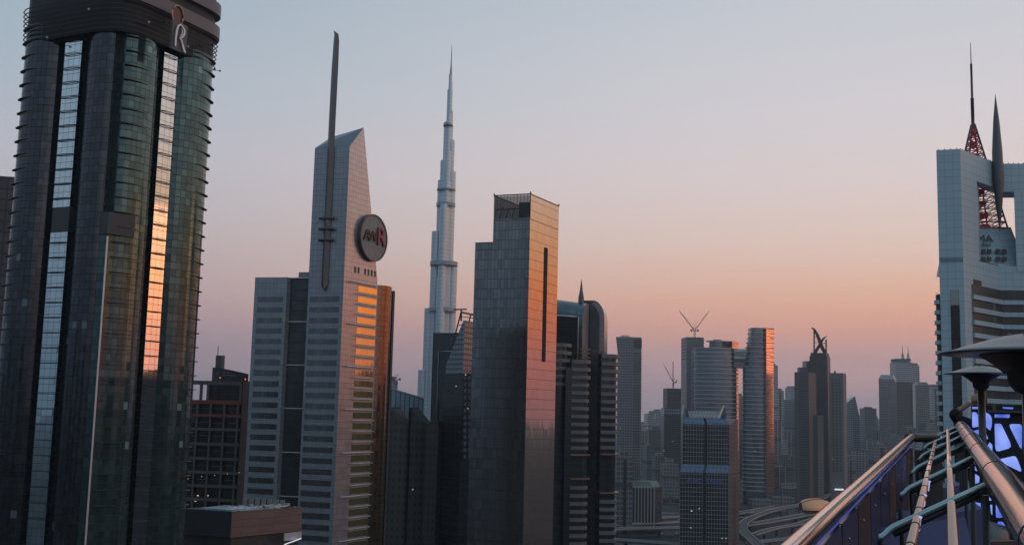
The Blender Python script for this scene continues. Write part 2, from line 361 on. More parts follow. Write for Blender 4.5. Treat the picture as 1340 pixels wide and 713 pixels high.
M['shell_gold'] = plain('golden_shell', (.88, .40, .20), .32, .5, .2, .1)
M['roof_pool'] = plain('pale_blue_roof', (.30, .38, .42), .4)
M['green_roof'] = plain('green_copper_roof', (.12, .17, .16), .6)

# ================================================================== SETTING: ground, roads, haze
def ground_material():
    mt, t, b = new_mat('city_ground'); n_, l_ = t.nodes.new, t.links.new
    co = n_('ShaderNodeTexCoord'); vo = n_('ShaderNodeTexVoronoi'); vo.inputs['Scale'].default_value = .012; vo.distance = 'CHEBYCHEV'; vo.inputs['Randomness'].default_value = .75
    l_(co.outputs['Object'], vo.inputs['Vector'])
    n = n_('ShaderNodeTexNoise'); n.inputs['Scale'].default_value = .02; n.inputs['Detail'].default_value = 8; l_(co.outputs['Object'], n.inputs['Vector'])
    cr = n_('ShaderNodeValToRGB'); e = cr.color_ramp.elements; e[0].color = (.035, .037, .042, 1); e[1].color = (.12, .11, .10, 1)
    s = n_('ShaderNodeSeparateColor'); l_(vo.outputs['Color'], s.inputs[0])
    mx = n_('ShaderNodeMath'); mx.operation = 'MULTIPLY'; l_(s.outputs[0], mx.inputs[0]); l_(n.outputs[0], mx.inputs[1]); l_(mx.outputs[0], cr.inputs[0])
    l_(cr.outputs[0], b.inputs['Base Color']); b.inputs['Roughness'].default_value = .9; b.inputs['Specular IOR Level'].default_value = .1
    return mt
gm = MB().poly([(11000*math.cos(2*math.pi*k/64), 11000*math.sin(2*math.pi*k/64)+2000, 0) for k in range(64)])
struct(gm.build('ground', ground_material(), origin=(0, 0, 0)))
hz_ = plain('haze_air', (.5, .5, .5), var=0); t = hz_.node_tree; t.nodes.clear()
pv = t.nodes.new('ShaderNodeVolumePrincipled'); pv.inputs['Color'].default_value = (.80, .90, 1.0, 1); pv.inputs['Density'].default_value = HAZE; pv.inputs['Anisotropy'].default_value = .25
mo = t.nodes.new('ShaderNodeOutputMaterial'); t.links.new(pv.outputs[0], mo.inputs['Volume'])
hb = MB().box((0, 2000, 449), (22400, 22400, 900)).build('haze', hz_, origin=(0, 0, 0)); hb['kind'] = 'stuff'

def ribbon(path, wd, z=None, name=None):
    """left/right edges of a road along path"""
    path = [Vector(p) for p in path]; l, r = [], []
    for i, p in enumerate(path):
        t = (path[min(i+1, len(path)-1)]-path[max(i-1, 0)]); t.z = 0; t.normalize(); n = Vector((-t.y, t.x, 0))*wd/2
        l.append(p+n); r.append(p-n)
    return l, r
def smooth_path(pts, k=6):
    pts = [Vector(p) for p in pts]; o = []
    for i in range(len(pts)-1):
        p0, p1, p2, p3 = pts[max(i-1, 0)], pts[i], pts[i+1], pts[min(i+2, len(pts)-1)]
        for j in range(k):
            t = j/k; o.append(.5*((2*p1)+(-p0+p2)*t+(2*p0-5*p1+4*p2-p3)*t*t+(-p0+3*p1-3*p2+p3)*t**3))
    return o+[pts[-1]]
def road(name, path, wd, mat, z, lanes=0):
    path = [Vector((p.x, p.y, z)) for p in path]; l, r = ribbon(path, wd); mb = MB()
    for i in range(len(path)-1): mb.poly([r[i], r[i+1], l[i+1], l[i]])
    struct(mb.build(name, mat, origin=(0, 0, 0)))
    if lanes:
        mk = MB()
        for k in range(1, lanes):
            off = (k/lanes-.5)*wd
            l2, r2 = ribbon(path, .01)
            for i in range(len(path)-1):
                a, b = path[i], path[i+1]; t = (b-a).normalized(); n = Vector((-t.y, t.x, 0)); ln = (b-a).length; q = 0
                while q < ln:
                    c = a+t*q+n*off+Vector((0, 0, .02)); e = c+t*min(5, ln-q)
                    mk.poly([c-n*.25, e-n*.25, e+n*.25, c+n*.25]); q += 14
        struct(mk.build('road_markings', M['paint'], origin=(0, 0, 0)))
hw = smooth_path([gnd(660, 706), gnd(800, 699), gnd(890, 694), gnd(985, 683), gnd(1050, 668), gnd(1100, 645), gnd(1150, 620), gnd(1185, 600)])
road('highway', hw, 52, M['asphalt'], .05, 8)
road('side_road', smooth_path([gnd(820, 672), gnd(880, 662), gnd(970, 655), gnd(1040, 650)]), 16, M['asphalt'], .04, 2)
road('near_road', smooth_path([gnd(800, 716), gnd(960, 712), gnd(1060, 690), gnd(1120, 665)]), 14, M['asphalt'], .04, 2)

def flyover(label, path, wd, zs, mat='concrete', piers=6, group='elevated road decks', parapet=1.2):
    path = smooth_path(path); og = (path[0].x, path[0].y, 0); t = thing('flyover', label, 'flyover', og, group)
    l, r = ribbon(path, wd); mb, pas = MB(), (MB(), MB())
    for i in range(len(path)-1):
        a, b, c, d = r[i], r[i+1], l[i+1], l[i]; dz = Vector((0, 0, -1.4))
        mb.poly([a, b, c, d]); mb.poly([d+dz, c+dz, b+dz, a+dz])
        for p, q, sg, pa in ((a, b, 1, pas[0]), (d, c, -1, pas[1])):
            u = Vector((0, 0, parapet)); mb.poly([p+dz, q+dz, q, p])
            tt = (q-p).normalized(); n = Vector((-tt.y, tt.x, 0))*.35*sg
            pa.poly([p, q, q+u, p+u]); pa.poly([p+n, q+n, q+n+u, p+n+u]); pa.poly([p+u, q+u, q+n+u, p+n+u])
    mb.build('deck', M['asphalt'], t); [pa.build('parapet', M[mat], t) for pa in pas]
    for k in range(piers):
        p = path[int((k+.5)/piers*(len(path)-1))]
        MB().box((p.x, p.y, (p.z-1.4)/2), (wd*.28, 2.4, p.z-1.4)).build('pier', M['concrete_dk'], t)
    return t
flyover('long elevated road deck crossing furthest behind the banded tower pair', [gnd(700, 690, 13), gnd(810, 680, 13), gnd(890, 676, 13), gnd(960, 672, 12), gnd(1020, 662, 8)], 13, 0)
flyover('broad elevated road deck with pale parapet, middle of the three', [gnd(700, 700, 9), gnd(806, 692, 9), gnd(890, 690, 9), gnd(980, 686, 9), gnd(1060, 672, 9)], 15, 0)
flyover('nearest elevated road deck low in the picture by banded tower', [gnd(740, 706, 8), gnd(806, 706, 8), gnd(890, 712, 8), gnd(950, 716, 8)], 13, 0)
flyover('slim ramp deck rising behind the middle elevated deck', [gnd(700, 696, 11), gnd(806, 686.5, 11), gnd(890, 683, 10), gnd(975, 676, 7)], 8, 0)
flyover('slim ramp deck curving under the viaduct bend toward the station', [gnd(985, 700, 8), gnd(1010, 692, 8), gnd(1050, 684, 8), gnd(1085, 670, 8)], 9, 0)
flyover('low ramp deck at the picture bottom right of the gridded hotel', [gnd(965, 712, 7), gnd(1000, 708, 7), gnd(1040, 703, 7), gnd(1080, 688, 7)], 10, 0)
# metro viaduct + station
mv = [gnd(1010, 740, 12), gnd(992, 713, 12), gnd(976, 698, 12), gnd(972, 690, 12), gnd(978, 680.5, 12), gnd(1007, 669, 12), gnd(1053, 658.5, 12), gnd(1088, 647, 12), gnd(1112, 639, 12), gnd(1150, 626, 12)]
tv = flyover('curving railway viaduct on piers leading to the golden station', mv, 10, 0, piers=16, group=None); tv.name = 'railway_viaduct'; tv['category'] = 'viaduct'
pa_ = gnd(1050, 659, 12); pb_ = gnd(1088, 647, 12)
st = thing('station_hall', 'golden shell roofed railway station over the viaduct', 'station', (pa_.x*.45+pb_.x*.55, pa_.y*.45+pb_.y*.55, 0))
ax = Vector((1, .5, 0)).normalized(); ay = Vector((-ax.y, ax.x, 0))
st.location = (at(1067.5, 650, 1420).x, 1420, 0); c0 = Vector(st.location)+Vector((0, 0, 11)); shell, rib = MB(), MB()
nl, ns_ = 18, 14
def shell_pt(i, j, k=1.0):
    u = -1+2*i/nl; a = math.pi*j/ns_; wdt = 15*math.sqrt(max(0, 1-(abs(u)**2.2)*.93))*k
    return c0+ax*(u*25)+ay*(wdt*math.cos(a))+Vector((0, 0, (1.5+13*math.sqrt(max(0, 1-abs(u+.12)**2.2*.8)))*math.sin(a)*k))
for i in range(nl):
    for j in range(ns_):
        shell.poly([shell_pt(i, j), shell_pt(i+1, j), shell_pt(i+1, j+1), shell_pt(i, j+1)], smooth=True)
shell.build('roof_shell', M['shell_gold'], st)
rib.tube([shell_pt(i, 9, 1.01) for i in range(nl+1)], .5, 6); rib.build('roof_ridge', M['dark'], st)
for s_ in (0, nl):
    e = MB(); e.poly([shell_pt(s_, j, .97) for j in range(ns_+1)]); e.build('end_wall', M['dark_glass'], st)
MB().box(c0+Vector((0, 0, -5.2)), (34, 14, 10), ax).build('concourse', M['concrete_dk'], st)

# ================================================================== LEFT: hotel tower with letter sign
d0 = 270; Cn = P(148, 202, d0); q = math.sqrt(.5)
th_ = R(25.5); cs_, sn_ = math.cos(th_), math.sin(th_)
Lf, Rf, NLf, NRf = Vector((-cs_, sn_)), Vector((sn_, cs_)), Vector((-sn_, -cs_)), Vector((cs_, -sn_)); SD = 33.9
rz_top = zz(150, 21, d0)
ht = thing('hotel_tower', 'dark glass hotel tower with rounded corner bays, mirror strips and letter sign', 'skyscraper', (Cn.x, Cn.y+24, 0))
def fpt(face, t, o=0.0):
    return Cn+(Lf if face == 'L' else Rf)*SD*t+(NLf if face == 'L' else NRf)*o
def bay(face, t0, t1, bulge, o=0.0, n=14, back=4.0, k=0.0):
    a, b = fpt(face, t0, o), fpt(face, t1, o); nrm = NLf if face == 'L' else NRf; pl = []
    for i in range(n+1):
        s = i/n; pl.append(lerp(a, b, s)+nrm*((bulge+k)*math.sqrt(max(0, 1-(2*s-1)**2))*.6+(bulge+k)*.4*(1-(2*s-1)**2)))
    bk = [b-nrm*back, a-nrm*back]
    pl = pl+bk
    return pl if face == 'R' else list(reversed(pl))
core = [Cn+(Lf+Rf)*2.6]; core = [Cn+Lf*2.6+Rf*2.6, Cn+Rf*(SD-1)+Lf*2.6, Cn+(Lf+Rf)*(SD-1), Cn+Lf*(SD-1)+Rf*2.6]
MB().prism(core, 0, rz_top+2).build('recess_wall', M['dark'], ht)
BAYS = [('L', .645, 1.0, 2.6, 'hotel_bay_dull'), ('L', .06, .325, 1.6, 'hotel_bay_dull'), ('R', .05, .39, 2.2, 'hotel_bay'), ('R', .60, 1.0, 3.0, 'hotel_bay')]
for i, (f, a, b, bu, mt) in enumerate(BAYS):
    dz = (1.0, 0, 0, -1.5)[i]
    MB().prism(bay(f, a, b, bu), 0, rz_top+dz, smooth=False).build('glass_bay', M[mt], ht)
FL = 3.8
for (f, a, b, bu, mt), (s0, s1), dz in zip(BAYS, ((.45, 1), (0, 0), (0, .55), (.45, 1)), (1, 0, 0, -1.5)):
    if s1 == 0: continue
    nrm = NLf if f == 'L' else NRf; A, B = fpt(f, a), fpt(f, b)
    for k in range(33):
        z = rz_top+dz-1.0-k*FL; pin, pout = [], []
        for i in range(9):
            s = s0+(s1-s0)*i/8; g = bu*math.sqrt(max(0, 1-(2*s-1)**2))*.6+bu*.4*(1-(2*s-1)**2)
            ww = (.85 if f != 'R' or a > .5 else .9)*max(0.0, 1-abs(s-(s1 if s0 > 0 else s0))*1.9)+.06
            p = lerp(A, B, s); dirn = (nrm*.75+(B-A).normalized()*((2*s-1)*.9)).normalized()
            pin.append(p+nrm*g-dirn*.1); pout.append(p+nrm*g+dirn*ww)
        pl = pin+list(reversed(pout)); pl = pl if f == 'L' else list(reversed(pl))
        MB().prism(pl, z, z+.16, True, True).build('sunshade', M['black'], ht)
# mirror strips with hoops
def strip(face, t0, t1, z0, z1, o=.5, mat='hotel_strip'):
    pl = [fpt(face, t0, o), fpt(face, t1, o)]; nrm = NLf if face == 'L' else NRf
    pl = pl+[pl[1]-nrm*2, pl[0]-nrm*2]
    if face == 'L': pl = list(reversed(pl))
    MB().prism(pl, z0, z1).build('mirror_strip', M[mat], ht)
zl1, zl2 = zz(86, 278, 284), zz(80, 310, 284)
strip('L', .385, .56, zl1, rz_top-.6); strip('L', .385, .56, 0, zl2)
strip('R', .435, .585, 0, rz_top-4.8, mat='hotel_strip_clear')
MB().prism([fpt('L', .56, .4), fpt('L', .385, .4), fpt('L', .385, -2.7), fpt('L', .56, -2.7)], zl2+.02, zl1-.02).build('plant_floor', M['dark'], ht)
for face, t0, t1 in (('L', .385, .56), ('R', .435, .585)):
    nrm = NLf if face == 'L' else NRf
    for k in range(34):
        z = rz_top-(.8 if face == 'L' else 5.6)-k*FL
        if face == 'L' and zl2 < z+1 < zl1+1: continue
        a, b = fpt(face, t0, .5), fpt(face, t1, .5); pth = []
        for i in range(17):
            an = math.pi*i/16; pth.append(v3(lerp(a, b, .5-.5*math.cos(an))+nrm*(1.0*math.sin(an)), z))
        MB().tube(pth+[pth[0]], .11, 5).build('hoop', M['black'], ht)
# lower corner infill with a bright edge
zc = zz(150, 305, 268)
cf = [Cn+Lf*2.2+NLf*.4, Cn+NLf*.2+NRf*.2, Cn+Rf*7+NRf*1.2, Cn+Rf*7+Lf*3, Cn+Lf*2.6+Rf*3]
MB().prism(cf, 0, zc).build('corner_infill', M['hotel_bay'], ht)
e0 = Cn+NLf*.25+NRf*.25
MB().prism([e0-Rf*.1, e0+Rf*.35+NRf*.1, e0+Rf*.35-NRf*.2, e0-NRf*.2], 0, zc-.5).build('edge_fin', M['steel'], ht)
MB().prism([Cn+Lf*3.6+NLf*.3, Cn+NLf*.7+NRf*.7, Cn+Rf*6.4+NRf*2.6, Cn+Rf*6.4+Lf*2, Cn+Lf*3.6+Rf*2], zc, zc+5.5).build('plant_floor', M['dark'], ht)
# crown
cc = Cn+(Lf+Rf)*(SD/2)
def superplan(h, n=48, e=5.5):
    o = []
    for k in range(n):
        a = 2*math.pi*k/n; c, s = math.cos(a), math.sin(a); r = h/((abs(c)**e+abs(s)**e)**(1/e)); o.append(cc+Rf*(r*c)+Lf*(r*s))
    return o
MB().prism(superplan(SD/2+2.4), rz_top-4, rz_top+30).build('crown_drum', M['crown'], ht)
for k in range(8):
    z = rz_top-3.4+k*1.25; sp_ = superplan(SD/2+3.0+.06*k); MB().tube([v3(p, z) for p in sp_+sp_[:1]], .15, 5).build('ring_rail', M['ring'], ht)
zcb = zz(283, 25, 283)
for z in (zcb, zcb+6.5):
    MB().prism([p for p in superplan(SD/2+3.6, 96) if (p-cc).dot((NRf+Rf*.35).normalized()) > SD*.30], z, z+3.4, True, True).build('crown_band', M['mauve'], ht)
for k in range(26):
    p = superplan(SD/2+3.2, 60)[(k*2+28) % 60]; z = rz_top-4.5+(k % 4)*1.9
    o = (p-cc).normalized(); b_ = MB().tube([v3(p-o*.6, z), v3(p+o*1.1, z+.1)], .06, 5); b_.build('lamp_arm', M['ring'], ht)
    MB().lathe([(0, -.25), (.3, -.2), (.32, .2), (0, .3)], v3(p+o*1.2, z+.1), 8).build('lamp_head', M['white'] if k % 3 == 0 else M['black'], ht)
for (px, py, d, nn) in ((224, 22, 279, NRf), (102, 4, 282, NLf)):
    c = P(px, py, d)+nn*2.2; z = zz(px, py, d); tx = Vector((-nn.y, nn.x))
    MB().tube([v3(c+tx*(2.1*math.cos(a)), z+2.6*math.sin(a)) for a in [2*math.pi*k/20 for k in range(21)]], .28, 6).build('porthole_rim', M['copper'], ht)
    pd = MB(); pd.poly([v3(c+tx*(2.0*math.cos(a))-nn*.15, z+2.5*math.sin(a)) for a in [2*math.pi*k/20 for k in range(20)]]); pd.build('porthole_glass', plain('porthole_red_%d' % px, (.14, .035, .02), .4), ht)
# sign board with swash letter
sc_ = P(228, 50, 274); sz_ = zz(228, 50, 274); tx = Vector((-NRf.y, NRf.x)); sc_ = sc_+NRf*1.5
sgn = MB().box(v3(sc_, sz_), (5.4, .6, 7.6), tx).build('sign_board', M['sign_grey'], ht)
def stroke(pts, wds, name):
    mb = MB(); fr = sc_+NRf*.45
    for off in (0, .22):
        pass
    l, r_ = [], []
    for i, (u, v) in enumerate(pts):
        a, b = pts[max(i-1, 0)], pts[min(i+1, len(pts)-1)]; t = Vector((b[0]-a[0], b[1]-a[1])).normalized(); n = Vector((-t.y, t.x))*wds[i]/2
        l.append((u+n.x, v+n.y)); r_.append((u-n.x, v-n.y))
    W = lambda p, o: v3(fr+tx*p[0]+NRf*o, sz_+p[1])
    for i in range(len(pts)-1):
        mb.poly([W(r_[i], .3), W(r_[i+1], .3), W(l[i+1], .3), W(l[i], .3)])
        mb.poly([W(r_[i], 0), W(r_[i+1], 0), W(r_[i+1], .3), W(r_[i], .3)]); mb.poly([W(l[i+1], 0), W(l[i], 0), W(l[i], .3), W(l[i+1], .3)])
    mb.build(name, M['steel'], ht)
stroke([(-1.7, -3.0), (-1.75, -1), (-1.55, 1.2), (-1.1, 2.6), (-.3, 3.15), (.6, 2.9)], [.5, .55, .6, .55, .45, .2], 'letter_stem')
stroke([(.0, 2.9), (.7, 2.7), (1.25, 2.0), (1.2, 1.0), (.6, .1), (-.3, -.35)], [.2, .5, .6, .6, .5, .2], 'letter_bowl')
stroke([(.15, 2.3), (.45, 1.6), (.35, .7), (-.2, .0)], [.15, .3, .3, .15], 'letter_inner')
stroke([(-.35, -.2), (.3, -.9), (1.0, -2.2), (1.55, -3.2), (2.1, -3.6)], [.5, .6, .65, .6, .3], 'letter_leg')
stroke([(-.1, -.6), (.4, -1.5), (.95, -2.7), (1.4, -3.5)], [.12, .2, .2, .12], 'letter_leg')

# dark neighbour at the picture's left edge
t = thing('office_tower', 'plain dark slab tower standing behind the left side of the hotel tower', 'office tower', (*P(-20, 300, 380), 0))
pl = [P(-120, 300, 372), P(17, 300, 380), P(17, 300, 380)+Vector((-24, 40)), P(-120, 300, 372)+Vector((-24, 40))]
zt = zz(10, 233, 380); MB().prism(pl, 0, zt, False).build('wall', facade('left_slab_wall', (.07, .06, .065), (.11, .095, .1), (.04, .035, .035), 3, 3.8, .5, .8, metal=.2, rough=.4), t)
MB().prism(inset(pl, .2), zt-1, zt+.4).build('roof', M['roof'], t)

# ================================================================== grid-frame block + brown podium
d1 = 440
gb = thing('framed_block', 'half open concrete framed block with rust red bands and rooftop sign', 'building', (*P(284, 560, d1+10), 0))
gl, gr_ = P(236, 560, d1+2), P(313, 560, d1-2); ge = (gr_-gl).normalized(); gn = Vector((-ge.y, ge.x)); W_ = (gr_-gl).length
zt = zz(290, 498, d1); z1 = zz(290, 526, d1)
MB().prism([gl+gn*1.6, gr_+gn*1.6, gr_+gn*22, gl+gn*22], 0, z1-.4).build('inner_glazing', M['dark_glass'], gb)
rowz = [zz(280, y, d1) for y in (526, 543.5, 561.5, 581, 600, 618)]
gap = rowz[0]-rowz[1]
while rowz[-1] > 8: rowz.append(rowz[-1]-gap)
for k, z in enumerate(rowz[:16]):
    mb = MB().box(v3(lerp(gl, gr_, .5)+gn*1.0, z), (W_+.8, 2.4, 1.1 if k else 1.5), ge); mb.build('floor_beam', M['red_band'] if k < 2 else M['grid'], gb)
for k in range(5):
    p = lerp(gl, gr_, .04+.92*k/4); MB().box(v3(p+gn*.3, (rowz[0]-.8)/2), (.75, .75, rowz[0]-.8), ge).build('column', M['grid'], gb)
random.seed(4)
for k in range(0, 6):
    for c in range(4):
        p = lerp(gl, gr_, .04+.92*(c+.5)/4); MB().box(v3(p+gn*1.5, rowz[k]-gap*(.45+.1*random.random())), (W_*.15, .2, .25), ge).build('mid_rail', M['grid'], gb)
MB().prism([gr_+ge*.5+gn*.2, gr_+ge*3.4+gn*.6, gr_+ge*3.4+gn*22, gr_+ge*.5+gn*22], 0, zt).build('side_pier', M['brick'], gb)
MB().box(v3(lerp(gl, gr_, .5)+gn*1, zt-.9), (W_, 1, 1.6), ge).build('top_beam', M['grid'], gb)
for f in (.05, .3, .42, .98):
    MB().box(v3(lerp(gl, gr_, f)+gn*1, (z1+zt)/2-.8), (1, .8, zt-z1-1.2), ge).build('top_column', M['grid'], gb)
MB().prism([lerp(gl, gr_, .42)+gn*2, gr_+gn*2, gr_+gn*20, lerp(gl, gr_, .42)+gn*20], z1-.3, zt-1.2).build('penthouse', M['dark_glass'], gb)
sa, sb = lerp(gl, gr_, .36), lerp(gl, gr_, .98); zs = zz(297, 487, d1)
sgp = []
for k in range(9):
    f = k/8; sgp.append(lerp(sa, sb, f)-gn*(3.2*math.sin(math.pi*f))+gn*7)
mb = MB(); tops = [zz(275, 479.5, d1)-(k/8)**1.6*2.4 for k in range(9)]
for k in range(8):
    mb.quadface(v3(sgp[k], zt-.5), v3(sgp[k+1], zt-.5), v3(sgp[k+1], tops[k+1]), v3(sgp[k], tops[k]))
    mb.quadface(v3(sgp[k+1]+gn*.5, zt-.5), v3(sgp[k]+gn*.5, zt-.5), v3(sgp[k]+gn*.5, tops[k]), v3(sgp[k+1]+gn*.5, tops[k+1]))
    mb.poly([v3(sgp[k], tops[k]), v3(sgp[k+1], tops[k+1]), v3(sgp[k+1]+gn*.5, tops[k+1]), v3(sgp[k]+gn*.5, tops[k])])
mb.build('sign_wall', plain('sign_wall_dark', (.05, .05, .055), .5), gb)
p = lerp(sa, sb, .24)+gn*4.2; zs = (zt+tops[2])/2+.3
em = MB(); 
for a in range(8):
    an = a*math.pi/4; em.beam(v3(p, zs)+Vector((ge.x, ge.y, 0))*.25*math.cos(an)+Vector((0, 0, .25*math.sin(an))), v3(p, zs)+Vector((ge.x, ge.y, 0))*.9*math.cos(an)+Vector((0, 0, .9*math.sin(an))), .2, .2)
em.build('sign_emblem', M['spandrel'], gb)
for row, (f0, f1) in enumerate(((.36, .56), (.36, .76))):
    p0, p1 = lerp(sa, sb, f0)+gn*3.9, lerp(sa, sb, f1)+gn*3.9
    MB().beam(v3(p0, zs+.5-row*1.1), v3(p1, zs+.5-row*1.1), .15, .45).build('sign_line', M['spandrel'], gb)
MB().tube([v3(lerp(gl, gr_, .42)+gn*8, zt), v3(lerp(gl, gr_, .42)+gn*8, zz(277, 452, d1+8))], .16, 6).build('mast', M['spire'], gb)
MB().box(v3(lerp(gl, gr_, .45)+gn*9, zz(280, 475, d1)), (2.6, 3, 7), ge).build('lift_head', M['grid'], gb)
for px, py in ((321, 496), (288, 494)):
    MB().lathe([(0, -.35), (.35, 0), (0, .35)], at(px, py, d1), 6).build('warning_lamp', M['red_lamp'], gb)
for px, py in ((246, 626), (264, 623), (281, 621.5), (297.5, 619.5), (313, 618)):
    MB().lathe([(0, -.22), (.24, 0), (0, .22)], at(px, py, d1-3), 6).build('column_lamp', M['warm_lamp'], gb)

d2 = 330
pd_ = thing('podium_block', 'low brown stone block with cluttered pale flat roof', 'building', (*P(310, 690, d2+20), 0))
a, b, c = P(215, 668, d2+4), P(304, 668, d2-6), P(393, 656, d2+16)
zp, zr = zz(304, 669, d2-6), zz(300, 664, d2)
pl = [a, b, c, a+(c-b)]
MB().prism(pl, 0, zp-7.2, False).build('wall', facade('podium_wall', (.045, .045, .047), (.065, .062, .06), (.07, .058, .053), 5.5, 8, 1.6, 2.8, metal=.1, rough=.5), pd_)
pl2 = [a+Vector((-.5, -.6)), b+Vector((.1, -1)), c+Vector((.9, -.5)), a+(c-b)]
MB().prism(pl2[:3], zp-7.2, zp, False, closed=False, top=[p+Vector((-.3, .8)) for p in pl2[:3]]).build('fascia', M['brick_lines'], pd_)
MB().prism([pl2[0], pl2[1]]+[pl2[1]+(a-b)*.0+Vector((.05, .6)), pl2[0]+Vector((0, .6))], zp-7.3, zp+.05).build('end_fascia', M['dark'], pd_)
MB().prism(inset(pl, .6), zp-1.2, zp-.8).build('roof', M['concrete_dk'], pd_)
e1, e2 = (b-a).normalized(), (c-b).normalized()
MB().box(v3(a+e1*14+e2*12, zp-.5), (17, 11, .5), e1).build('pale_roof_sheet', M['roof_pool'], pd_)
random.seed(11)
for k in range(60):
    p = b-e1*random.uniform(1, 18)+e2*random.uniform(1, 34); s_ = random.uniform(.25, 1.3)
    MB().box(v3(p, zp-.8+s_*.4), (s_*1.6, s_, s_*.8), e1).build('roof_unit', M[random.choice(['steel', 'concrete', 'concrete_dk', 'white'])], pd_)
for k in range(8):
    f = random.uniform(2, 32); g = random.uniform(2, 14); MB().tube([v3(b-e1*g+e2*f, zp-.2), v3(b-e1*g+e2*(f+6), zp-.2), v3(b-e1*(g+2)+e2*(f+6), zp-.2)], .22, 6).build('duct', M['steel'], pd_)
for k in range(7):
    MB().box(v3(a+e1*(1+k*2.4)+e2*30, zp+.3), (1.6, .3, 2.2), e1).build('roof_screen', M['concrete'], pd_)
MB().tube([at(372, 712, d2+4), at(394, 704, d2+9)], .14, 6).build('light_strip', M['white_lamp'], pd_)
MB().box(at(383, 701, d2+8), (7, .4, 2.2), e2).build('pale_panel', M['steel'], pd_)

# ================================================================== wedge-topped tower with round sign
aw = thing('wedge_tower', 'grey clad tower with wedge top, blade spire and round lettered sign', 'skyscraper', (*P(440, 500, 410), 0))
pA, pB, pL, pC, pR = P(334, 363, 404), P(376, 363, 400.8), P(404, 363, 398.5), P(450, 363, 394), P(494, 363, 412.9)
pBk = pR+(pL-pC)*1.1; pAk = pA+(pR-pC)
zb = zz(450, 363, 394); zL, zC, zA = zz(412, 194, 398.5), zz(456, 192, 394), zz(476, 167, 403)
pRt = P(476, 167, 403); pRm = P(493, 372, 408)
Lt, Ct, Rt_, Bt = v3(pL, zL), v3(pC, zC), v3(pRt, zA), v3(lerp(pL, pBk, .5), zz(430, 176, 404))
mb = MB()
mb.quadface(v3(pL, 0), v3(pC, 0), v3(pC, zC), v3(pL, zL)); mb.build('front_cladding', M['alu'], aw)
mb = MB()
zwt = zz(494, 366, 412.9); zwb = 0
uw = (pR-pC).length
mb.quadface(v3(pC, 0), v3(pR, 0), v3(pR, zwt), v3(pC, zwt))
ut = (pRt-pC).length
mb.poly([v3(pC, zwt), v3(pR, zwt), Rt_, Ct], [(0, zwt), (uw, zwt), (ut, zA), (0, zC)])
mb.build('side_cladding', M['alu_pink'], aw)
mb = MB()
mb.quadface(v3(pR, 0), v3(pBk, 0), v3(pBk, zwt), v3(pR, zwt)); mb.quadface(v3(pBk, 0), v3(pL, 0), v3(pL, zL), v3(pBk, zwt))
mb.poly([v3(pR, zwt), v3(pBk, zwt), Bt, Rt_]); mb.poly([v3(pBk, zwt), v3(pL, zL), Bt]); mb.build('rear_cladding', M['alu'], aw)
mb = MB(); mb.poly([Lt, Ct, Rt_, Bt]); mb.build('sloped_roof', plain('slope_roof_metal', (.17, .19, .21), .35, .4), aw)
# left wing with recessed dark strip
zw = zz(334, 363, 404)
MB().prism([pA, pB, pB+(pR-pC), pAk], 0, zw).build('wing_cladding', M['alu'], aw)
fl_n = (pC-pA).normalized(); fn = Vector((fl_n.y, -fl_n.x)) # outward (towards camera)
MB().prism([pB-fn*2.2, pL-fn*2.2, pL-fn*20, pB-fn*20], 0, zz(390, 362, 399)).build('recess_glazing', M['dark_glass'], aw)
MB().box(v3(lerp(pB, pL, .75)-fn*6, zw+1.0), (7, 6, 2.4), fl_n).build('plant_room', M['concrete'], aw)
MB().tube([v3(lerp(pB, pL, .8)-fn*6, zw+2), v3(lerp(pB, pL, .8)-fn*6, zw+4.6)], .12, 5).build('roof_mast', M['black'], aw)
for y in (362.5, 420, 477, 534, 592, 650, 706):
    z = zz(388, y, 399); MB().box(v3(lerp(pB, pL, .5)-fn*1.9, z), ((pL-pB).length-.02, .5, .35), fl_n).build('ledge', M['steel'], aw)
FLH = zz(470, 400, 400)-zz(470, 413.75, 400)
ztop = zz(470, 373, 400)
# window bands: side face
sn = Vector(((pR-pC).y, -(pR-pC).x)).normalized(); se = (pR-pC).normalized()
rows = 25
for k in range(rows):
    z1_ = ztop-k*FLH; z0_ = z1_-FLH*.56
    if z0_ < 6: break
    f0 = .42; A_, B_ = lerp(pC, pR, f0), lerp(pC, pR, .985)
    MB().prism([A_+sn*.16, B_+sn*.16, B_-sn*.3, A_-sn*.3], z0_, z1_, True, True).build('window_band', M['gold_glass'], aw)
for k in range(rows+1):
    z_ = ztop+FLH*.25-k*FLH; long = (k % 4 == 0)
    A_, B_ = lerp(pC, pR, .12 if long else .36), lerp(pC, pR, 1.0)
    MB().tube([v3(A_+sn*1.0, z_), v3(B_+sn*1.0, z_)], .17 if not long else .22, 6).build('sun_shelf', M['steel'], aw)
    for f in (.05, .5, .95):
        p = lerp(A_, B_, f); MB().beam(v3(p-sn*.1, z_), v3(p+sn*.9, z_), .1, .1).build('shelf_bracket', M['steel'], aw)
# dark bands on the front faces
for k in range(1, 26):
    z1_ = ztop-k*FLH-1.0; z0_ = z1_-FLH*.5
    if z0_ < 60: break
    for (a, b, f0, f1) in ((pA, pB, .12, .9), (pL, pC, .07, .9)):
        A_, B_ = lerp(a, b, f0), lerp(a, b, f1)
        MB().prism([A_+fn*.14, B_+fn*.14, B_-fn*.3, A_-fn*.3], z0_, z1_, True, True).build('front_window_band', M['band_glass'], aw)
# small row of windows under the disc
for k in range(7):
    p = lerp(pC, pR, .30+.10*k); z = zz(468, 352, 399)
    if k in (2,): continue
    MB().prism([p+sn*.12, p+se*.8+sn*.12, p+se*.8-sn*.2, p-sn*.2], z-1.2, z+1.0, True, True).build('small_window', M['dark'], aw)
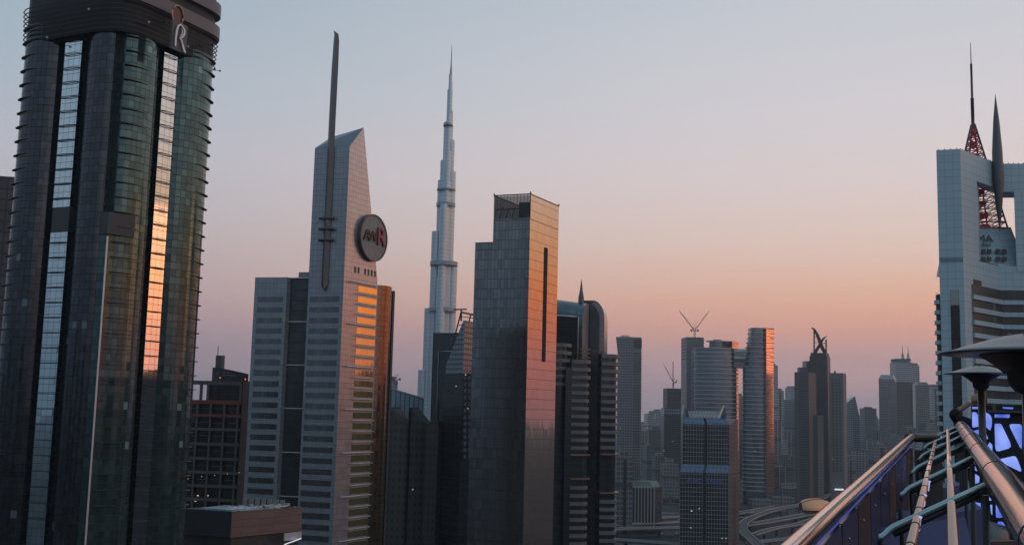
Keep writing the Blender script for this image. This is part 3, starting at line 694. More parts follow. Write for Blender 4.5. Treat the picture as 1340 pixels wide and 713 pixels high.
# blade spire
bs = P(430, 300, 396.5); bt = at(438, 42, 396.5); zb0 = zz(425, 380, 396.5); zsh = zz(433, 172, 396.5); exb = fl_n
mb = MB()
prof = [(zb0, -.3, .5), (zb0+2, -1.35, 1.35), (zsh, -1.35, 1.35), (lerp(zsh, bt.z, .6), -1.25, 1.45), (lerp(zsh, bt.z, .9), -.95, 1.35), (lerp(zsh, bt.z, .97), -.8, .9), (bt.z, -.75, -.45)]
bsx = P(425.5, 378, 396.5)
for i in range(len(prof)-1):
    (za, l0, r0_), (zb_, l1, r1_) = prof[i], prof[i+1]
    for (sl_, fr0, fr1) in ((1, 1.0, 1.0),):
        F = lambda u, o, z: v3(bsx+exb*u+fn*o, z)
        o1 = 1.7
        mid0, mid1 = (l0+r0_)/2, (l1+r1_)/2
        mb.poly([F(l0, .6, za), F(mid0, o1, za), F(mid1, o1, zb_), F(l1, .6, zb_)]); mb.poly([F(mid0, o1, za), F(r0_, .6, za), F(r1_, .6, zb_), F(mid1, o1, zb_)])
        mb.poly([F(r0_, .6, za), F(mid0, -.5, za), F(mid1, -.5, zb_), F(r1_, .6, zb_)]); mb.poly([F(mid0, -.5, za), F(l0, .6, za), F(l1, .6, zb_), F(mid1, -.5, zb_)])
mb.build('blade_spire', M['spire'], aw)
for y in (286, 300, 314.5):
    z = zz(429, y, 396); MB().tube([v3(bsx-exb*2.9+fn*1.3, z), v3(bsx+exb*2.9+fn*1.3, z)], .55, 8).build('spire_clamp', M['spire'], aw)
# round sign
dc = lerp(pC, pR, .76); dz_ = zz(481, 309, 404); sp0 = v3(dc+sn*1.1, dz_); Rd = 8.4; se3, sn3 = v3(se, 0), v3(sn, 0)
mb = MB(); n = 40
ring = [sp0+se3*(Rd*math.cos(2*math.pi*k/n))+Vector((0, 0, Rd*math.sin(2*math.pi*k/n))) for k in range(n)]
mb.poly(ring); 
mb.build('sign_disc', M['disc_face'], aw)
mb = MB()
for k in range(n):
    a, b = ring[k]-se3*0, ring[(k+1) % n]; ro = lambda p, s_, o: sp0+(p-sp0)*s_+sn3*o
    mb.poly([ro(a, 1.0, .3), ro(b, 1.0, .3), ro(b, 1.06, .3), ro(a, 1.06, .3)]); mb.poly([ro(a, 1.06, .3), ro(b, 1.06, .3), ro(b, 1.06, -2.2), ro(a, 1.06, -2.2)]); mb.poly([ro(b, 1.0, .3), ro(a, 1.0, .3), ro(a, 1.0, -.1), ro(b, 1.0, -.1)])
    mb.poly([ro(b, 1.06, -2.2), ro(a, 1.06, -2.2), ro(a, .2, -2.2), ro(b, .2, -2.2)])
mb.build('sign_rim', M['spire'], aw)
text_mesh('A', 6.0, .3, 'sign_letter', M['brown_letter'], aw, sp0+sn3*.35-se3*4.9+Vector((0, 0, .2)), se3)
text_mesh('W', 5.4, .3, 'sign_letter', M['brown_letter'], aw, sp0+sn3*.4-se3*1.2+Vector((0, 0, .2)), se3)
text_mesh('R', 9.8, .35, 'sign_letter', M['red_letter'], aw, sp0+sn3*.4+se3*4.2+Vector((0, 0, .6)), se3)
# curved amber wing at the right
wa = P(495, 374, 413.5); wb = P(513.5, 376, 424); zq = zz(500, 371, 409); pl = []
for k in range(9):
    f = k/8; pl.append(lerp(wa, wb, f)+Vector((.75, -.66))*(2.2*math.sin(math.pi*f)))
pl += [wb+Vector((-3, 18)), wa+Vector((-6, 16))]
MB().prism(pl, 0, zq).build('curved_wing', M['amber_side'], aw)
MB().prism([wb+Vector((.3, .2)), wb+Vector((.8, 3)), wb+Vector((-2.6, 18)), wb+Vector((-3.2, 17.6))], 0, zq-.8).build('wing_edge', M['black'], aw)

# ================================================================== stepped dark glass office tower with slot
t4 = thing('glass_office_tower', 'dark panelled office tower with open crown, low side step and tall slot window', 'skyscraper', (*P(676, 480, 445), 0))
qS, qT, qC, qR = P(622, 317, 508.3), P(645, 317, 505.3), P(693, 317, 499), P(730.5, 317, 527)
qTb, qSb = qT+(qR-qC), qS+(qR-qC)
zT = zz(697, 254, 499); zS = zz(622, 318, 508.3); zI = zT-11
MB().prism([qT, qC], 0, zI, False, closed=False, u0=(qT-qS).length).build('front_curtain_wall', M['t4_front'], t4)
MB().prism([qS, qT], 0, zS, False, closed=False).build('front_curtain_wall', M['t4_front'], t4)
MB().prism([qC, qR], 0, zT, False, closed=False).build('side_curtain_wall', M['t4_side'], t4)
MB().prism([qR, qTb, qSb, qS], 0, zS-.02, False, closed=False).build('rear_curtain_wall', M['t4_front'], t4)
MB().prism([qR, qTb, qT], zS-.02, zI, False, closed=False).build('rear_curtain_wall', M['t4_front'], t4)
MB().prism([qS, qT, qTb, qSb], zS-3.2, zS-3.0).build('step_roof', M['roof'], t4)
MB().prism([qT, qC, qR, qTb], zI-.6, zI-.4).build('crown_floor', M['roof'], t4)
e4 = (qC-qT).normalized(); n4 = Vector((e4.y, -e4.x)); s4 = (qR-qC).normalized(); m4 = Vector((s4.y, -s4.x))
for k in range(2):   # inner lining of the tall side screen and rear screen
    pass
MB().prism([qR-m4*.25, qC-m4*.25], zI, zT-.1, False, closed=False).build('screen_lining', M['t4_frame'], t4)
MB().beam(v3(qT, zT), v3(qC, zT), .5, .5).build('crown_beam', M['t4_frame'], t4)
MB().beam(v3(qTb, zT), v3(qT, zT), .5, .5).build('crown_beam', M['t4_frame'], t4)
MB().beam(v3(qR, zT), v3(qTb, zT), .5, .5).build('crown_beam', M['t4_frame'], t4)
MB().beam(v3(qT, zI+4.9)+v3(n4, 0)*-3, v3(qC, zI+4.9)+v3(n4, 0)*-3, .6, .5).build('crown_beam', M['t4_frame'], t4)
MB().beam(v3(qC, zT), v3(qR, zT), .4, .4).build('crown_beam', M['t4_frame'], t4)
for k in range(12):
    p = lerp(qT, qC, k/11); MB().beam(v3(p-n4*.25, zI-.3), v3(p-n4*.25, zT), .16, .22).build('crown_mullion', M['t4_frame'], t4)
for k in range(9):
    p = lerp(qT, qTb, (k+.5)/9); MB().beam(v3(p, zI-.3), v3(p, zT), .16, .22).build('crown_mullion', M['t4_frame'], t4)
cg = plain('crown_smoked_glass', (.04, .05, .052), .1, .2); cg.node_tree.nodes['Principled BSDF'].inputs['Alpha'].default_value = .8
MB().prism([qT-n4*.4, qC-n4*.4], zI-.3, zT-.4, False, closed=False).build('crown_glass', cg, t4)
MB().prism([qTb+e4*.4, qT+e4*.4], zI-.3, zT-.4, False, closed=False).build('crown_glass', cg, t4)
MB().prism([lerp(qR, qTb, .02)-s4*5, lerp(qR, qTb, .98)-s4*5, lerp(qR, qTb, .98)-s4*4.6, lerp(qR, qTb, .02)-s4*4.6], zI-.4, zT-2.2).build('plant_screen', M['dark'], t4)
MB().prism([lerp(qT, qC, .64)-n4*2.4, qC-e4*.8-n4*2.4, qC-e4*.8-n4*12, lerp(qT, qC, .64)-n4*12], zI-.4, zT-3.2).build('lift_room', M['dark'], t4)
for k in range(4):
    p = lerp(qT, qC, .1+.17*k); MB().beam(v3(p-n4*2.6, zI), v3(p-n4*8, zI+7), .3, .3).build('crown_brace', M['t4_frame'], t4)
for k in range(7):
    p = lerp(qS, qT, k/6); MB().beam(v3(p-n4*.2, zS-3), v3(p-n4*.2, zS+.15), .14, .2).build('step_mullion', M['t4_frame'], t4)
MB().beam(v3(qS, zS), v3(qT, zS), .4, .4).build('step_beam', M['t4_frame'], t4)
for k in range(14):   # opened panes on the front
    u = random.random(); z = zT-20-random.random()*110; p = lerp(qT, qC, .05+.85*u)
sx0, sx1 = .50, .62
zs1, zs0 = zz(713, 323, 512), zz(713, 473, 512)
pa, pb = lerp(qC, qR, sx0), lerp(qC, qR, sx1)
MB().prism([pa+m4*.12, pb+m4*.12, pb-m4*.2, pa-m4*.2], zs0, zs1, True, True).build('slot_window', plain('slot_shadow_panel', (.012, .012, .013), .9), t4)
for c in (qT, qC, qR):
    MB().lathe([(0, 0), (.35, .1), (.3, .8), (0, 1)], v3(c, zT+.2), 6).build('roof_light', M['black'], t4)

# ================================================================== arched-roof twin tower with banded lower floors
ab = thing('arched_tower', 'mauve tower pair with arched glass roofs and banded lower balconies', 'skyscraper', (*P(770, 560, 575), 0))
ea, na = Vector((.97, -.24)), Vector((.24, .97))
def barrel(name, corner, wdt, dep, zt_, rad, flip, zb=0, tilt=0.0, endmat='arch_end', roofmat='arch_roof', facemat='arch_roof'):
    """corner = front right corner in plan; runs left along -ea by wdt; quarter-round at the front (or rear) top."""
    prof = []
    k_ = 10
    if not flip:
        prof = [(0, zb), (0, zt_-rad)]+[(rad-rad*math.cos(math.pi/2*i/k_), zt_-rad+rad*math.sin(math.pi/2*i/k_)) for i in range(1, k_+1)]+[(dep, zt_-.0), (dep, zb)]
    else:
        prof = [(0, zb), (0, zt_-1.5)]+[(1.5, zt_)]+[(dep-rad+rad*math.sin(math.pi/2*i/k_), zt_-rad+rad*math.cos(math.pi/2*i/k_)) for i in range(0, k_+1)]+[(dep, zb)]
    Rr = lambda s, z: v3(corner+na*s, z); Ll = lambda s, z: v3(corner+na*s-ea*wdt, z+(tilt if z > zt_-rad-.5 else 0))
    e = MB(); e.poly([Rr(s, z) for s, z in prof], [(s, z) for s, z in prof]); e.build('end_wall', M[endmat], ab)
    e = MB(); e.poly([Ll(s, z) for s, z in reversed(prof)], [(s, z) for s, z in reversed(prof)]); e.build('end_wall', M[endmat], ab)
    f = MB(); f.quadface(Ll(*prof[0]), Rr(*prof[0]), Rr(*prof[1]), Ll(*prof[1])); f.build('front_glazing', M[facemat], ab)
    r = MB(); v = 0
    for i in range(1, len(prof)-1):
        a, b = prof[i], prof[i+1]; dl = math.hypot(b[0]-a[0], b[1]-a[1])
        r.poly([Ll(*a), Rr(*a), Rr(*b), Ll(*b)], [(0, v), (wdt, v), (wdt, v+dl), (0, v+dl)], smooth=(2 < i < len(prof)-3)); v += dl
    r.build('arched_roof', M[roofmat], ab)
cA = P(762, 450, 560); zA_ = zz(768, 400, 572)
barrel('a', cA, 34, 18, zA_+1.2, 13, False, tilt=4.5)
# dark portal let into the front of the first arch
w0, w1 = cA-ea*34, cA-ea*2.2; zpt = zz(745, 415, 560)
MB().prism([cA-ea*30-na*.15, cA-ea*2.4-na*.15, cA-ea*2.4+na*1, cA-ea*30+na*1], zz(760, 470, 560), zpt, True, True).build('portal_glazing', M['arch_dark'], ab)
arc = [v3(cA-ea*(2.3+27*(k/10))-na*.5, zpt+.3+1.4*math.sin(k/10*1.2)) for k in range(11)]
MB().tube([v3(cA-ea*2.3-na*.6, zz(760, 470, 560))]+arc, .5, 6).build('portal_rim', M['steel'], ab)
bl_, br_ = P(762, 450, 581), P(790.5, 450, 579); exb_ = (br_-bl_).normalized(); nb_ = Vector((-exb_.y, exb_.x)); wB = (br_-bl_).length; ztB = zz(775, 393, 580); rx_, rz_ = 6.0, 10.0
pfB = [(0, 0), (wB, 0), (wB, ztB-rz_)]+[(wB-rx_+rx_*math.cos(math.pi/2*i/8), ztB-rz_+rz_*math.sin(math.pi/2*i/8)) for i in range(1, 9)]+[(0, ztB)]
e = MB(); e.poly([v3(bl_+exb_*x, z) for x, z in pfB], pfB); e.build('front_glazing', M['arch_dark'], ab)
e = MB(); e.poly([v3(bl_+exb_*x+nb_*20, z) for x, z in reversed(pfB)], list(reversed(pfB))); e.build('rear_glazing', M['arch_dark'], ab)
e = MB(); vv = 0
for i in range(1, len(pfB)-1):
    a, b = pfB[i], pfB[i+1]; dl = math.hypot(b[0]-a[0], b[1]-a[1]); A_, B_ = bl_+exb_*a[0], bl_+exb_*b[0]
    e.poly([v3(A_, a[1]), v3(A_+nb_*20, a[1]), v3(B_+nb_*20, b[1]), v3(B_, b[1])], [(0, vv), (20, vv), (20, vv+dl), (0, vv+dl)], smooth=(i > 1)); vv += dl
e.build('arched_roof', M['arch_roof'], ab)
e = MB()   # pale flank strip framing the right edge of the front
fl_ = [(wB, 0), (wB, ztB-rz_)]+pfB[3:10]; inn = [(x-2.6 if z < ztB-rz_+6 else x-2.2, z-.0 if z < ztB-rz_+4 else z-1.6) for x, z in fl_]
for i in range(len(fl_)-1): e.poly([v3(bl_+exb_*p[0]-nb_*.25, p[1]) for p in (inn[i], fl_[i], fl_[i+1], inn[i+1])], [inn[i], fl_[i], fl_[i+1], inn[i+1]])
e.build('flank_strip', M['arch_end'], ab)
MB().lathe([(1.6, 0), (1.5, 3), (.9, 6), (.12, 12.5), (0, 12.6)], v3(P(760.5, 392, 575), zz(760, 398, 575)+.5), 10).build('roof_spire', M['mauve'], ab)
for px, py in ((766, 457), (766, 462.5), (766, 468), (788, 459), (788, 464), (788, 469.5)):
    p = at(px, py, 559 if px < 780 else 579); MB().box(p, (4.6 if px < 780 else 3, 2.2, .7), ea).build('copper_fin', M['copper'], ab)
# lower banded volumes
def banded(pl_, pr_, d, pyt, zfloor0, nfl, dark_rows=(), rnd=3.0, dep=22, pyr=520):
    a, b = P(pl_, pyr, d), P(pr_, pyr, d+1.5); e = (b-a).normalized(); n = Vector((-e.y, e.x)); zt_ = zz((pl_+pr_)/2, pyt, d)
    def plan(o):
        p = [a-n*o, b-e*rnd-n*o]
        for k in range(1, 7):
            an = math.pi/2*k/6; p.append(b-e*rnd+n*rnd+e*((rnd+o)*math.sin(an))-n*((rnd+o)*math.cos(an)))
        return p+[b+n*dep+e*o, a+n*dep]
    MB().prism(plan(0), 0, zt_).build('banded_core', M['arch_dark'], ab)
    fh = 3.9
    for k in range(nfl):
        z = zt_-k*fh-.3
        if z < 4: break
        if k in dark_rows: continue
        big = k in (0, 1, 2) 
        MB().prism(plan(.9 if not big else 1.6), z-1.75, z, True, True).build('spandrel_band', M['spandrel'], ab)
    for k in dark_rows[:1]+dark_rows[-1:]:
        z = zt_-k*fh-.3; MB().prism(plan(2.0), z-.7, z, True, True).build('copper_band', M['copper'], ab)
    return plan
banded(747, 770, 555, 470, 0, 40, dark_rows=[12, 13, 14, 15], pyr=520)
banded(786, 808, 572, 463, 0, 40, dark_rows=[13, 14, 15, 16, 17, 18], pyr=520)
banded(716, 746, 553, 448, 0, 6, dark_rows=[], rnd=6)
MB().prism([P(740, 520, 551), P(748, 520, 551), P(748, 520, 560), P(740, 520, 560)], 0, zz(745, 480, 551)).build('entrance_shaft', M['arch_dark'], ab)

# ================================================================== buildings between the wedge tower and the office tower
def quad(pa, pb, pc=None, row=520, dep=None):
    """plan from visible corners (px, d): left, middle, right (right optional -> depth)."""
    a, b = P(pa[0], row, pa[1]), P(pb[0], row, pb[1])
    if pc: c = P(pc[0], row, pc[1]); return [a, b, c, a+(c-b)]
    e = (b-a).normalized(); n = Vector((-e.y, e.x)); return [a, b, b+n*dep, a+n*dep]
def tower(name, label, cat, pl, zt_, wall, roof='roof', group=None, rise=1.2, z0=0, extra=None):
    c = sum(pl, Vector((0, 0)))/len(pl); t = thing(name, label, cat, (c.x, c.y, 0), group)
    MB().prism(pl, z0, zt_, False).build('wall', M[wall] if isinstance(wall, str) else wall, t)
    MB().prism(inset(pl, .35), zt_-.9, zt_-.5).build('roof', M[roof], t)
    if extra: extra(t, pl, zt_)
    return t
def plant(t, pl, zt_, f=.5, h=4, mat='concrete_dk', sh=(0, 0)):
    c = sum(pl, Vector((0, 0)))/len(pl)+Vector(sh); MB().prism([c+(p-c)*f for p in pl], zt_-1, zt_+h).build('plant_room', M[mat], t)
# blue finned building (top edge slopes down to the right)
t = thing('finned_block', 'blue vertical finned glass block right of the wedge tower', 'office block', (*P(530, 600, 600), 0))
pl = quad((496, 590), (552, 600), row=600, dep=30); za, zb1 = zz(508, 505, 592), zz(551, 521, 600)
mb = MB(); mb.quadface(v3(pl[0], 0), v3(pl[1], 0), v3(pl[1], zb1), v3(pl[0], za)); mb.build('finned_front', M['blue_glass'], t)
mb = MB(); mb.quadface(v3(pl[1], 0), v3(pl[2], 0), v3(pl[2], zb1), v3(pl[1], zb1)); mb.quadface(v3(pl[2], 0), v3(pl[3], 0), v3(pl[3], za), v3(pl[2], zb1)); mb.quadface(v3(pl[3], 0), v3(pl[0], 0), v3(pl[0], za), v3(pl[3], za)); mb.build('side_wall', M['dark_glass'], t)
mb = MB(); mb.poly([v3(pl[0], za-.3), v3(pl[1], zb1-.3), v3(pl[2], zb1-.3), v3(pl[3], za-.3)]); mb.build('roof', M['roof'], t)
MB().beam(v3(pl[0], za), v3(pl[1], zb1), .6, .6).build('parapet_rail', M['steel'], t)
# dark saw-toothed reflection in its glass, built as a block in front of it
t = thing('sawtooth_block', 'dark office block with jagged gabled roofline below blue finned block', 'office block', (*P(525, 650, 560), 0))
pl = quad((490, 552), (568, 560), row=600, dep=20)
for k, (x0, x1, ya, yb) in enumerate(((496, 512, 545, 532), (512, 533, 534, 562), (533, 536, 533, 533), (536, 556, 534, 556), (556, 572, 553, 551))):
    a, b = P(x0, 600, 555), P(x1, 600, 556+k); n = Vector((.1, 1)); z0_, z1_ = zz(x0, ya, 555), zz(x1, yb, 556+k)
    mb = MB(); c3, d3 = b+n*20, a+n*20
    mb.quadface(v3(a, 0), v3(b, 0), v3(b, z1_), v3(a, z0_), u0=k*20); mb.quadface(v3(b, 0), v3(c3, 0), v3(c3, z1_), v3(b, z1_)); mb.quadface(v3(d3, 0), v3(a, 0), v3(a, z0_), v3(d3, z0_)); mb.quadface(v3(c3, 0), v3(d3, 0), v3(d3, z0_), v3(c3, z1_))
    mb.poly([v3(a, z0_), v3(b, z1_), v3(c3, z1_), v3(d3, z0_)]); mb.build('gabled_bay', facade('saw_wall_%d' % k, (.045, .047, .049), (.065, .067, .069), (.085, .082, .08), 2.8, 4.0, 1.3, 1.9, metal=.3, rough=.3), t)
# near-black stepped tower with pale edge line
def dk(t, pl, z):
    MB().tube([v3(pl[0]-Vector((0, .3)), 10), v3(pl[0]-Vector((0, .3)), z), v3(lerp(pl[0], pl[1], .99)-Vector((0, .3)), z)], .22, 5).build('edge_trim', M['steel'], t)
tower('dark_tower', 'black glass tower with thin pale edging, taller rear half of stepped pair', 'office tower', quad((565, 647), (598, 640), row=500, dep=28), zz(580, 435, 642), 'dark_glass', extra=dk)
tower('dark_tower', 'black glass tower with thin pale edging, lower front half of stepped pair', 'office tower', quad((573, 606), (600, 600), row=500, dep=24), zz(585, 459, 601), 'dark_glass', extra=dk)
# slanted pale tower
sl_ = thing('slanted_tower', 'pale gridded tower with slanted side and mast frame between black tower and office tower', 'office tower', (*P(603, 560, 590), 0))
a, b, c = P(582, 520, 588), P(604.5, 520, 582), P(626, 520, 600); n = (c-b)
zk, zh = zz(584, 478, 588), zz(607, 419, 582)
b2 = b; bb_ = a+(c-b)
mb = MB(); mid = lerp(a, b, .98)
mb.poly([v3(a, 0), v3(b, 0), v3(b, zh), v3(lerp(a, b, .95), zh), v3(a, zk)], [(0, 0), (14, 0), (14, zh), (13.3, zh), (0, zk)]); mb.build('slanted_front', M['slant_glass'], sl_)
mb = MB(); mb.quadface(v3(b, 0), v3(c, 0), v3(c, zh), v3(b, zh)); mb.build('side_wall', facade('slant_side', (.30, .30, .31), (.36, .35, .36), (.13, .125, .13), 2.6, 2.9, .9, 1.1, metal=.5, rough=.25, wob=.004), sl_)
mb = MB(); mb.quadface(v3(c, 0), v3(bb_, 0), v3(bb_, zk), v3(c, zh)); mb.quadface(v3(bb_, 0), v3(a, 0), v3(a, zk), v3(bb_, zk))
mb.poly([v3(a, zk), v3(lerp(a, b, .95), zh), v3(lerp(a, b, .95)+n, zh), v3(bb_, zk)]); mb.poly([v3(lerp(a, b, .95), zh), v3(b, zh), v3(c, zh), v3(lerp(a, b, .95)+n, zh)]); mb.build('sloped_roof', M['dark'], sl_)
zf = zz(604, 409, 586)
for s_, o in ((0, 0), (1, 0)):
    A_ = v3(lerp(a, b, .35), zz(590, 452, 585))+v3(n*.15*s_*4, 0); B_ = v3(lerp(a, b, .8), zf)+v3(n*.6*s_, 0)
    MB().beam(A_, B_, .7, 1.0).build('roof_frame', M['spire'], sl_)
    MB().beam(B_, v3(c, zf-.6)+v3(n*.3*s_, 0), .7, 1.0).build('roof_frame', M['spire'], sl_)
for k in range(4):
    f = (k+.5)/4; A_ = lerp(v3(lerp(a, b, .35), zz(590, 452, 585)), v3(lerp(a, b, .8), zf), f); MB().beam(A_, A_+v3(n*.6, 0)+Vector((4, 0, 0)), .4, .4).build('roof_frame', M['spire'], sl_)
MB().beam(at(603.5, 420, 584), at(603.5, 405, 584), .9, .9).build('mast_post', M['spire'], sl_)
MB().beam(at(594, 405, 584), at(611, 404.5, 584), .8, .7).build('mast_arm', M['spire'], sl_)
tower('dotted_block', 'dark block with two columns of pale window dots beside office tower', 'office block', quad((604, 560), (625, 566), row=560, dep=18), zz(610, 488, 560), facade('dot_wall', (.045, .045, .047), (.06, .06, .061), (.045, .045, .047), 4.2, 4.6, .4, 1.2, metal=.4, rough=.2))
tt_ = [o for o in S.objects if o.name.startswith('dotted_block')][0]
for cx in (608.5, 614.5):
    for k in range(13):
        p = at(cx, 494+k*8.6, 559.0); MB().box(p, (1.3, .3, 1.9)).build('window', M['spandrel'], tt_)

# ================================================================== super-tall stepped spire tower
bd = 2085.0; bx = at(589.3, 110, bd); BX, BY = bx.x, bd
bj = thing('supertall_tower', 'pale blue stepped supertall tower with needle spire, tallest on the skyline', 'skyscraper', (BX, BY, 0))
def ext(px, py): return at(px, py, bd).x-BX
def bz(py): return zz(585, py, bd)
left_ = [(547, 485), (555.2, 404), (565, 303.5), (572.8, 236), (576.3, 210), (581, 160), (585.6, 122)]
right_ = [(598.8, 343), (596.8, 225), (595.2, 184), (593.2, 146), (592.2, 108)]
seg = []
for px, py in left_: seg.append((ext(px, py), bz(py), -1))
for px, py in right_: seg.append((ext(px, py), bz(py), 1))
def lobe(x, w_, zt_, y=0.0, dep=None):
    cx = x
    pl = ellipse((BX+cx, BY+y), (1, 0), w_, dep or w_*1.1, 20)
    MB().prism(pl, 0, zt_, True, smooth=False).build('tier', M['burj'], bj)
for x, z, s_ in seg:
    w_ = max(2.2, min(9.5, abs(x)*.55)); lobe(x-s_*w_, w_, z, y=(s_ < 0)*3.0+random.uniform(-2, 2))
# third wing toward the viewer
for y_, w_, py in ((-30, 9, 440), (-24, 9, 366), (-17, 8, 270), (-11, 7, 200), (-6, 5, 150)):
    lobe(-3 if y_ < -15 else 0, w_, bz(py), y=y_)
for w_, py in ((13, 240), (8.5, 165), (5.2, 118), (3.2, 98)): lobe(0, w_, bz(py))
for px, py, hh in ((0, 345, 5.5), (0, 268, 5), (0, 249, 2.2), (0, 165, 2.5), (0, 405, 5)):
    zc_ = bz(py); pts = [(x, z) for x, z, s_ in seg if z > zc_+2]
    xl, xr = min(x for x, z in pts), max(x for x, z in pts)
    MB().prism(ellipse((BX+(xl+xr)/2, BY-6), (1, 0), (xr-xl)/2+.8, 26 if py > 300 else 17, 24), zc_-hh, zc_+hh*.4, True, True).build('mechanical_band', M['burj_band'], bj)
MB().lathe([(2.6, bz(98)-2), (2.0, bz(92)), (1.1, bz(84)), (.8, bz(70)), (.25, bz(58))], (BX+.5, BY, 0), 8).build('spire', M['burj_band'], bj)

# ================================================================== middle distance, right of the arched tower
def slabs(t, plan_fn, z0, z1, n, mat='slab', th=.9, name='balcony_slab'):
    for k in range(n):
        z = z0+(z1-z0)*k/(n-1); MB().prism(plan_fn(z), z-th/2, z+th/2, True, True).build(name, M[mat], t)
# slim tower with flared curved top
t = thing('slim_tower', 'slim grey residential tower with flared curved top, alone beside arched tower', 'residential tower', (*P(822, 560, 1500), 0))
pl = quad((807, 1500), (828.5, 1497), (838.5, 1499), row=560); zt_ = zz(820, 441, 1500)
MB().prism(pl, 0, zz(820, 462, 1500), False).build('wall', M['grey_res'], t)
pl2 = [pl[0]+Vector((-2.6, 0)), pl[1], pl[2], pl[3]+Vector((-2.6, 0))]
MB().prism(pl, zz(820, 462, 1500), zt_, True, top=pl2).build('flared_top', M['grey_res'], t)
MB().prism([pl[1]+Vector((.3, -.4)), pl[2]+Vector((.4, -.3)), pl[2]+Vector((-1, 2)), pl[1]+Vector((0, 2))], zz(833, 456, 1500), zz(833, 444, 1500)).build('corner_recess', M['dark'], t)
for k in range(5):
    p = lerp(pl2[0], pl2[1], .35+.1*k)+Vector((0, 9)); MB().box(v3(p, zt_+1.5), (1.6, 1.6, 3+k % 2)).build('roof_unit', M['concrete'], t)
plg = [pl[1]+Vector((0, -.5)), lerp(pl[0], pl[1], .82)+Vector((0, -.8))]
for k in range(44):
    z = zz(820, 462, 1500)-k*3.9
    if z < 30: break
    MB().box(v3(lerp(pl[1], pl[2], .5)+Vector((.4, -.5)), z), ((pl[2]-pl[1]).length, 2.0, 1.0), (pl[2]-pl[1])).build('balcony', M['concrete_dk'], t)

def luffing_crane(label, px, py_base, py_top, d, jibs, group='tower cranes on the skyline'):
    """jibs: list of (px, py) tips"""
    b0 = at(px, py_base, d); t = thing('tower_crane', label, 'crane', b0, group); top = at(px, py_top, d)
    hw = 1.0; mb = MB()
    for sx in (-hw, hw):
        for sy in (-hw, hw): mb.beam(Vector((b0.x+sx, d+sy, b0.z)), Vector((b0.x+sx, d+sy, top.z)), .42, .42)
    nz_ = max(2, int((top.z-b0.z)/3))
    for k in range(nz_):
        za, zb_ = lerp(b0.z, top.z, k/nz_), lerp(b0.z, top.z, (k+1)/nz_); s = 1 if k % 2 else -1
        mb.beam(Vector((b0.x-hw*s, d-hw, za)), Vector((b0.x+hw*s, d-hw, zb_)), .3, .3)
    mb.build('mast', M['crane'], t)
    for (jx, jy) in jibs:
        tip = at(jx, jy, d); dr = (tip-top); back = top-Vector((dr.x, 0, 0)).normalized()*5.5+Vector((0, 0, 1))
        jm = MB(); off = Vector((0, 1.0, 0))
        for o in (off*.6, -off*.6, Vector((0, 0, 1.3))): jm.beam(top+o, tip+o*.4, .5, .5)
        n = 9
        for k in range(n): jm.beam(lerp(top, tip, k/n)+Vector((0, 0, 0)), lerp(top, tip, (k+.5)/n)+Vector((0, 0, 1.1)), .3, .3)
        jm.build('jib', M['crane'], t)
        MB().beam(top, back, 1.6, 1.2).build('counter_jib', M['crane'], t)
        MB().box(back, (2.4, 2, 3)).build('counterweight', M['concrete_dk'], t)
        apex = top+Vector((-(dr.x)/abs(dr.x)*2.0, 0, 7.5)); MB().beam(top, apex, .6, .6).build('a_frame', M['crane'], t)
        MB().beam(apex, lerp(top, tip, .9), .22, .22).build('pendant_line', M['black'], t); MB().beam(apex, back, .25, .25).build('pendant_line', M['black'], t)
    MB().box(top+Vector((0, -1.5, .5)), (2.4, 2.4, 2.4)).build('cab', M['steel'], t)
    return t
def net(t, pl, z):
    for k in range(7):
        MB().prism([p+(p-sum(pl, Vector((0, 0)))/4)*.03 for p in pl], z-4-k*5.2, z-3.2-k*5.2, True, True).build('floor_edge', M['concrete_dk'], t)
tower('unfinished_tower', 'dark unfinished concrete tower topped by one crane', 'building', quad((873, 2000), (894, 2003), row=510, dep=30), zz(884, 508, 2000), 'grey_dark', extra=net)
tower('office_block', 'wide pale topped block right below the unfinished tower', 'office block', quad((869, 1900), (897, 1902), row=560, dep=30), zz(882, 534, 1900), 'grey_dark', extra=lambda t, pl, z: MB().prism([p+Vector((0, -.5)) for p in inset(pl, -.6)], z-12, z-.6).build('top_screen', M['far_glass'], t))
luffing_crane('tower crane with raised jib on the unfinished tower', 881, 508, 500.5, 2000, [(868.5, 477)])
MB_t = thing('crane_mast', 'bare vertical hoist mast beside the raised crane jib', 'mast', at(880.6, 508, 2012), None)
MB().beam(at(880.6, 507, 2012), at(880.8, 473, 2012), 1.3, 1.3).build('mast', M['crane'], MB_t); MB().beam(at(880.7, 503, 2012), at(887.5, 496, 2012), .9, .9).build('stub_arm', M['crane'], MB_t)

# bridge-linked oval towers
sv = thing('linked_towers', 'pair of oval balcony towers joined by a sky bridge, glowing on the right edge', 'towers', (*P(965, 560, 1650), 0))
D_ = 1650; x_ = lambda px, py=540: P(px, py, D_)
cL, rL = P(935, 560, D_), 24.0*D_/1440; 
def ovalL(k): return lambda z: ellipse(P(936.5, 560, D_), (1, -.1), (27*D_/1440)*k, 17*k, 32)
zLt = zz(940, 456, D_)
MB().prism(ovalL(1.0)(0), 0, zLt, True, smooth=True).build('oval_wall', M['oval_glass'], sv)
slabs(sv, ovalL(1.055), 20, zLt, 34, th=1.1)
zz1 = zz(938, 447, D_)
MB().prism(ellipse(P(938.5, 450, D_), (1, -.1), 12, 11, 24), zLt-2, zz1).build('top_drum', M['oval_glass'], sv)
MB().prism(ellipse(P(938.5, 450, D_), (1, -.1), 17, 13, 24), zz1-.1, zz1+1.2, True, True).build('top_disc', M['slab'], sv)
MB().prism(quad((943, D_+12), (963.5, D_+14), row=500, dep=16), 0, zz(953, 446, D_+12)).build('core_slab', M['dark_glass'], sv)
pe = quad((956, D_+6), (958, D_+1), (966.5, D_+13), row=500)
